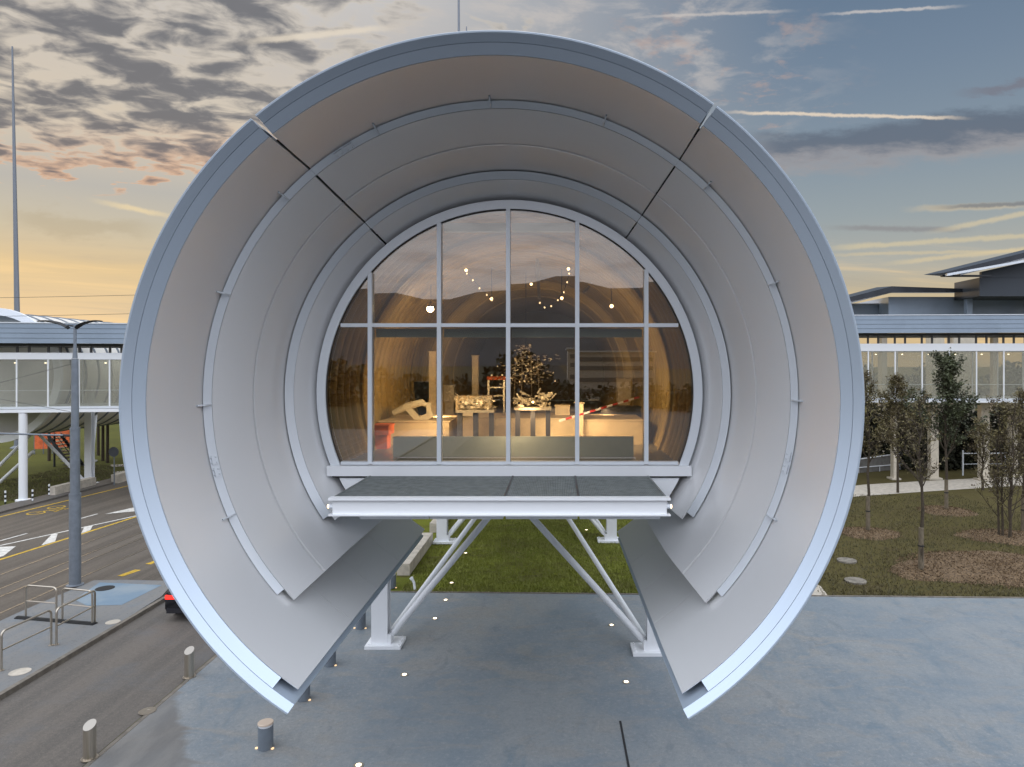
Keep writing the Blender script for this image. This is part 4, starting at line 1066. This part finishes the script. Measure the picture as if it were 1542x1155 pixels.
# the dark car in the lane
def car(loc, label):
    t_ = thing('parked_car', label, 'car', loc); L, Wd = 4.4, 1.8
    secs = [(0.0, .34, .42, .95, .72), (.05, .3, .36, 1.02, .84), (.25, .25, .3, 1.05, .88), (1.0, .22, .25, 1.0, .9), (3.0, .22, .25, .95, .9), (4.1, .25, .3, .82, .86), (4.38, .32, .42, .68, .7)]
    mb = MB(); o_ = 0; n = 10
    for yy, zb, zs, zt, hw in secs:
        ring = [(-hw * .92, zb), (-hw, zs + .08), (-hw, (zs + zt) / 2 + .05), (-hw * .97, zt - .08), (-hw * .88, zt), (hw * .88, zt), (hw * .97, zt - .08), (hw, (zs + zt) / 2 + .05), (hw, zs + .08), (hw * .92, zb)]
        mb.v += [(loc.x + x, loc.y + yy, loc.z + z) for x, z in ring]
    m = len(secs)
    mb.f += [(i * n + k, i * n + (k + 1) % n, (i + 1) * n + (k + 1) % n, (i + 1) * n + k) for i in range(m - 1) for k in range(n)] + [tuple(range(n)), tuple((m - 1) * n + k for k in range(n))]
    mb.build('body', carpaint_m, t_, ang=45)
    cb = MB()
    sec = [(.18, .99, .74), (.75, 1.4, .62), (1.9, 1.47, .62), (2.5, 1.4, .62), (3.25, .97, .74)]
    for yy, zt, hw in sec:
        cb.v += [(loc.x - .8, loc.y + yy, loc.z + .95), (loc.x - hw, loc.y + yy, loc.z + zt - .03), (loc.x - hw * .8, loc.y + yy, loc.z + zt), (loc.x + hw * .8, loc.y + yy, loc.z + zt), (loc.x + hw, loc.y + yy, loc.z + zt - .03), (loc.x + .8, loc.y + yy, loc.z + .95)]
    cb.f += [(i * 6 + k, i * 6 + (k + 1) % 6, i * 6 + 6 + (k + 1) % 6, i * 6 + 6 + k) for i in range(4) for k in range(6)] + [tuple(range(6)), tuple(24 + k for k in range(6))]
    cb.build('cabin_glass', carglass_m, t_, ang=40)
    MB().add([(loc.x + s * .5, loc.y + yy, loc.z + z) for yy, z in ((.78, 1.425), (1.9, 1.495), (2.48, 1.425)) for s in (-1, 1)], [(0, 1, 3, 2), (2, 3, 5, 4)]).build('roof', carpaint_m, t_)
    for sx in (-1, 1):
        for yy in (.85, 3.5):
            w_ = MB().tube([(loc.x + sx * .72, loc.y + yy, loc.z + .32), (loc.x + sx * .915, loc.y + yy, loc.z + .32)], .32, 24).build('wheel', rubber_m, t_)
            MB().tube([(loc.x + sx * .916, loc.y + yy, loc.z + .32), (loc.x + sx * .925, loc.y + yy, loc.z + .32)], .2, 16).build('rim', steel_m, w_)
        MB().box((loc.x + sx * .62, loc.y + .005, loc.z + .84), (.36, .06, .13)).build('tail_light', red_m, t_, smooth=False)
        MB().box((loc.x + sx * .96, loc.y + 2.75, loc.z + .98), (.18, .1, .13)).build('mirror', carpaint_m, t_)
    MB().span((loc.x - .26, loc.y - .025, loc.z + .6), (loc.x + .26, loc.y - .002, loc.z + .71)).build('number_plate', mat('plate_white', (.6, .6, .58), .5), t_)
    MB().span((loc.x - .75, loc.y - .03, loc.z + .3), (loc.x + .75, loc.y + .03, loc.z + .45)).build('bumper', black_m, t_)
cp = gnd(249, 937); car(Vector((cp.x + .8, cp.y, .01)), 'black car with its red tail light on, half hidden behind the funnel')

# ------------------------------------------------------------------ trees and planting
def tree(name, label, base, height, cb, spread, leafm, seed, nb=26, dens=1.0, lsz=.11, group='young trees on the right lawn', stems=1, wrap=True, bare=.3, up=1.1):
    rng = random.Random(seed); t_ = thing(name, label, 'tree', base, group)
    tr, lf = MB(), MB(); base = Vector(base)
    for s_ in range(stems):
        off = Vector((rng.uniform(-.25, .25), rng.uniform(-.25, .25), 0)) * (stems > 1) * 1.4
        pts = [base + off * (1 + .8 * k / 8) + Vector((rng.gauss(0, .03), rng.gauss(0, .03), 0)) * k * .5 + Vector((0, 0, height * (.97 if stems == 1 else rng.uniform(.8, .97)) * k / 8)) for k in range(9)]
        r0 = .095 if stems == 1 else .06
        tr.tube(pts, [r0 * (1 - .85 * k / 8) for k in range(9)], 8)
        for i in range(nb // stems):
            k = cb + (1 - cb) * (i + rng.random()) / (nb // stems)
            z = k * 8; i0 = min(7, int(z)); p = pts[i0].lerp(pts[i0 + 1], z - i0)
            kk = (k - cb) / (1 - cb)
            az = rng.uniform(0, 6.283); Lb = spread * (1.05 - .8 * kk) * rng.uniform(.65, 1.15)
            d = Vector((math.cos(az), math.sin(az), up * rng.uniform(.6, 1.3))); d.normalize()
            bp_ = [p]; dd = d.copy()
            for j in range(4):
                dd = (dd + Vector((rng.gauss(0, .13), rng.gauss(0, .13), rng.gauss(.1, .1)))).normalized(); bp_.append(bp_[-1] + dd * Lb / 4)
            rb = .028 * (1 - .5 * kk); tr.tube(bp_, [rb, rb * .8, rb * .6, rb * .4, .004], 5, cap=False)
            for j in range(int(9 * dens) + 5):
                kx = rng.uniform(.2, 1) * 4; j0 = min(3, int(kx)); q_ = bp_[j0].lerp(bp_[j0 + 1], kx - j0)
                dt = (dd + Vector((rng.gauss(0, .6), rng.gauss(0, .6), rng.gauss(.15, .4)))).normalized(); Lt = rng.uniform(.25, .75) * (.5 + Lb * .35)
                m_ = q_ + dt * Lt * .5 + Vector((rng.gauss(0, .04), rng.gauss(0, .04), .02)); e_ = q_ + dt * Lt + Vector((0, 0, .05))
                tr.tube([q_, m_, e_], [.008, .006, .003], 3, cap=False)
                if rng.random() < bare: continue
                for _ in range(int(10 * dens * rng.uniform(.3, 1.5))):
                    pk = rng.random(); pp = q_.lerp(m_, pk) if rng.random() < .4 else m_.lerp(e_, pk)
                    lf.leaf(pp + Vector((rng.gauss(0, .05), rng.gauss(0, .05), rng.gauss(0, .05))), lsz, rng)
    tr.build('trunk', bark_m, t_, recalc=False)
    lf.build('crown', leafm, t_, smooth=False, recalc=False)
    if wrap:
        MB().lathe([(.115, 0), (.105, 1.0), (.1, 1.9)], base, 10).build('trunk_wrap', wrap_m, t_)
        MB().lathe([(.122, 1.1), (.122, 1.16)], base, 10).build('tie', rubber_m, t_)
    return t_
g1, g2_, g3, g4 = gnd(1307, 802), gnd(1387, 862), gnd(1425, 770), gnd(1512, 812)
def topz(px, py, p): return at(px, py, p.y).z
tree('young_tree', 'thin olive leaved tree next to the funnel with its own round mulch bed', g1, topz(1307, 560, g1), .42, 1.5, leafA, 3, 34, .95, .095, bare=.35)
tree('young_tree', 'sparse small tree with a pale wrapped trunk in the foreground mulch', g2_, topz(1387, 598, g2_), .46, 1.75, leafA, 5, 34, .55, .1, bare=.5, up=.8)
tree('leafy_tree', 'taller dark green leafy tree behind the wrapped trunk tree', g3, topz(1425, 541, g3), .34, 3.1, leafB, 8, 46, 1.5, .13, bare=.15, up=1.5)
tree('multi_stem_tree', 'bushy multi stem tree at the right edge', g4, topz(1512, 585, g4), .12, 2.2, leafA, 13, 60, .85, .095, stems=4, wrap=False, bare=.3, up=1.0)
g5 = gnd(1541, 800); tree('young_tree', 'olive tree cut by the right picture edge', g5, topz(1541, 592, g5), .3, 1.8, leafA, 17, 36, .9, .095, bare=.35)
g6 = gnd(1352, 742); tree('young_tree', 'brownish tree between the funnel and the leafy tree, farther back', g6, topz(1365, 575, g6), .28, 3.0, leafA, 23, 54, 1.25, .11, wrap=False, bare=.3)
g7 = gnd(1480, 738); tree('young_tree', 'small olive tree in front of the broad bridge column', g7, topz(1480, 640, g7), .3, 2.0, leafA, 29, 36, .8, .11, wrap=False, bare=.35)
# mulch beds
def mulch(c, rx, ry, h, label, seed):
    rng = random.Random(seed); mb = MB(); n, m = 40, 9
    for j in range(m + 1):
        k = j / m
        for i in range(n):
            a = 2 * math.pi * i / n; e = 1 + .08 * math.sin(3 * a + seed) + .05 * math.sin(7 * a)
            z = h * (1 - k ** 2.2) * (1 + rng.gauss(0, .06)) + (rng.gauss(0, .02) if 0 < j < m else 0)
            if j == 1: z -= .05
            mb.v.append((c.x + rx * k * e * math.cos(a), c.y + ry * k * e * math.sin(a), max(.0, z) + .004))
    for j in range(m):
        for i in range(n):
            a, b = j * n + i, j * n + (i + 1) % n; mb.f.append((a, b, b + n, a + n))
    for i in range(int(1800 * rx * ry / 4)):
        a, k = rng.uniform(0, 6.283), math.sqrt(rng.random()) * 1.05
        p = Vector((c.x + rx * k * math.cos(a), c.y + ry * k * math.sin(a), h * max(0, 1 - k ** 2.2) + .03)); mb.leaf(p, .075, rng)
    o_ = mb.build('mulch_bed', mulch_m, smooth=False, recalc=False); o_['kind'] = 'stuff'; o_['label'] = label
mulch(g1 + Vector((-.05, -.2, 0)), 1.55, 1.3, .16, 'round bark mulch bed under the tree nearest the funnel', 1)
mulch(g2_ + Vector((-.1, -.1, 0)), 1.2, 1.1, .14, 'bark mulch around the pale wrapped trunk', 2)
mulch(g3 + Vector((0, 0, 0)), 1.5, 1.5, .16, 'round bark mulch bed under the leafy tree', 3)
mulch(gnd(1500, 856), 3.9, 2.7, .22, 'wide bark mulch bed along the plaza at the right edge', 4)
mulch(g4 + Vector((.3, .4, 0)), 2.2, 1.6, .18, 'bark mulch around the multi stem tree', 6)
# grass blades over the seen lawns
rng = random.Random(4); gb = MB()
def blades(x0, x1, y0, y1, n, skip=None):
    for _ in range(n):
        x, y = rng.uniform(x0, x1), y0 + (y1 - y0) * rng.random() ** 1.3
        if rng.random() > .75 + .25 * math.sin(x * 1.3 + math.sin(y * .9) * 2): continue
        h = rng.uniform(.05, .13); a = rng.uniform(0, 6.28); w = .022; o_ = len(gb.v)
        gb.v.extend([(x - w * math.cos(a), y - w * math.sin(a), .0), (x + w * math.cos(a), y + w * math.sin(a), .0), (x + rng.gauss(0, .04), y + rng.gauss(0, .04), h)]); gb.f.append((o_, o_ + 1, o_ + 2))
blades(-6, 4.5, 26.12, 44, 46000)
o_ = gb.build('lawn_grass', grassblade_m, smooth=False, recalc=False); o_['kind'] = 'stuff'; o_['label'] = 'short green lawn grass beyond the plaza'
gb = MB(); blades(10, 27, 25.75, 46, 36000); blades(-42, -33.9, 44, 60, 16000)
o_ = gb.build('dry_grass', drygrass_m, smooth=False, recalc=False); o_['kind'] = 'stuff'; o_['label'] = 'dull brownish grass between the young trees'
# dark hedge under the right bridge and far woods
def leafmass(name, boxes, n, sz, m, seed):
    rng = random.Random(seed); mb = MB()
    tot = sum(b[3] * b[5] for b in boxes)
    for (x, y, z, wx, wy, hz) in boxes:
        for _ in range(int(n * wx * hz / tot)):
            dx, dy, dz = rng.uniform(-1, 1), rng.uniform(-1, 1), rng.uniform(-1, 1)
            if dx * dx * .9 + dy * dy * .4 + max(0, dz) ** 2 > 1.0 + .25 * math.sin(dx * 9 + x): continue
            mb.leaf((x + dx * wx / 2, y + dy * wy / 2, z + dz * hz / 2), sz, rng)
    return mb.build(name, m, smooth=False, recalc=False)
hb = []
rng = random.Random(21)
for i in range(9):
    hb.append((24 + i * 3.4, 58 + rng.uniform(-.6, .6), 2.6, 4.6, 2.4, 5.4 + rng.uniform(-.5, .6)))
tag(leafmass('hedge', hb, 26000, .34, mat('leaf_hedge', (.03, .034, .014), .8, c2=(.014, .016, .008), vscale=.8), 5), 'tall dark hedge standing behind the right footbridge columns', 'hedge')
wd = []; rng = random.Random(33)
for i in range(46):
    x = -150 + i * 8 + rng.uniform(-2, 2); h = rng.uniform(6.5, 10.5)
    wd.append((x, 150 + rng.uniform(-12, 12), h / 2 - .3, rng.uniform(9, 14), 8, h))
for i in range(16):
    wd.append((-95 + i * 4 + rng.uniform(-1, 1), 105 + rng.uniform(-4, 4), 2.4, 6, 4, rng.uniform(4, 6)))
o_ = leafmass('far_wood', wd, 60000, 1.0, leafC, 9); o_['kind'] = 'stuff'; o_['label'] = 'line of far trees behind the buildings'
# ------------------------------------------------------------------ the side behind the camera (seen mirrored in the glass)
mb = MB(); n = 80
for i in range(n + 1):
    x = -5200 + 10400 * i / n
    hgt = 395 + 26 * math.sin(i * .33) + 18 * math.sin(i * .8 + 1) + 14 * math.sin(i * 1.9)
    mb.v += [(x, -2500, -5), (x, -3300, hgt), (x, -4200, -5)]
for i in range(n):
    a = i * 3; mb.f += [(a, a + 3, a + 4, a + 1), (a + 1, a + 4, a + 5, a + 2)]
struct('hills', mb, mat('hill_green', (.07, .075, .085), .95, var=.2, vscale=.004))
apb = thing('apartment_building', 'pale flat roofed block behind the viewpoint, mirrored in the right panes', 'building', (11, -150, 0))
MB().span((3, -166, 0), (26, -150, 12.4)).build('wall', mat('pale_render', (.6, .56, .5), .8), apb, smooth=False)
MB().span((2.6, -166.4, 12.402), (26.4, -149.6, 12.8)).build('roof', alu_m, apb, smooth=False)
for fz in (1.5, 4.6, 7.7, 10):
    MB().span((3.6, -149.999, fz), (25.4, -149.9, fz + 1.1)).build('ribbon_window', mat('dim_window', (.2, .2, .2), .4), apb, smooth=False)
wd = []; rng = random.Random(77)
for i in range(26):
    x = -130 + i * 10 + rng.uniform(-3, 3); h = rng.uniform(6, 11)
    if 0 < x < 30: h = 5
    wd.append((x, -112 + rng.uniform(-9, 9), h / 2, rng.uniform(9, 14), 8, h))
o_ = leafmass('wood_behind', wd, 26000, 1.1, leafC, 10); o_.name = 'roadside_wood'; o_['kind'] = 'stuff'; o_['label'] = 'row of trees across the plaza, mirrored in the window'

# ------------------------------------------------------------------ render settings
for o_ in bpy.data.objects:
    if '_o' in o_: del o_['_o']
vs = scn.view_settings
scn.display_settings.display_device = 'sRGB'
vs.view_transform = 'Standard'; vs.look = 'None'; vs.exposure = 0.0; vs.gamma = 1; vs.use_curve_mapping = False
scn.render.engine = 'CYCLES'
cy = scn.cycles
cy.use_denoising = True
try: cy.denoiser = 'OPENIMAGEDENOISE'
except Exception: pass
cy.max_bounces = 8; cy.diffuse_bounces = 4; cy.glossy_bounces = 4; cy.transparent_max_bounces = 16
cy.sample_clamp_indirect = 6.0
cy.caustics_reflective = False; cy.caustics_refractive = False
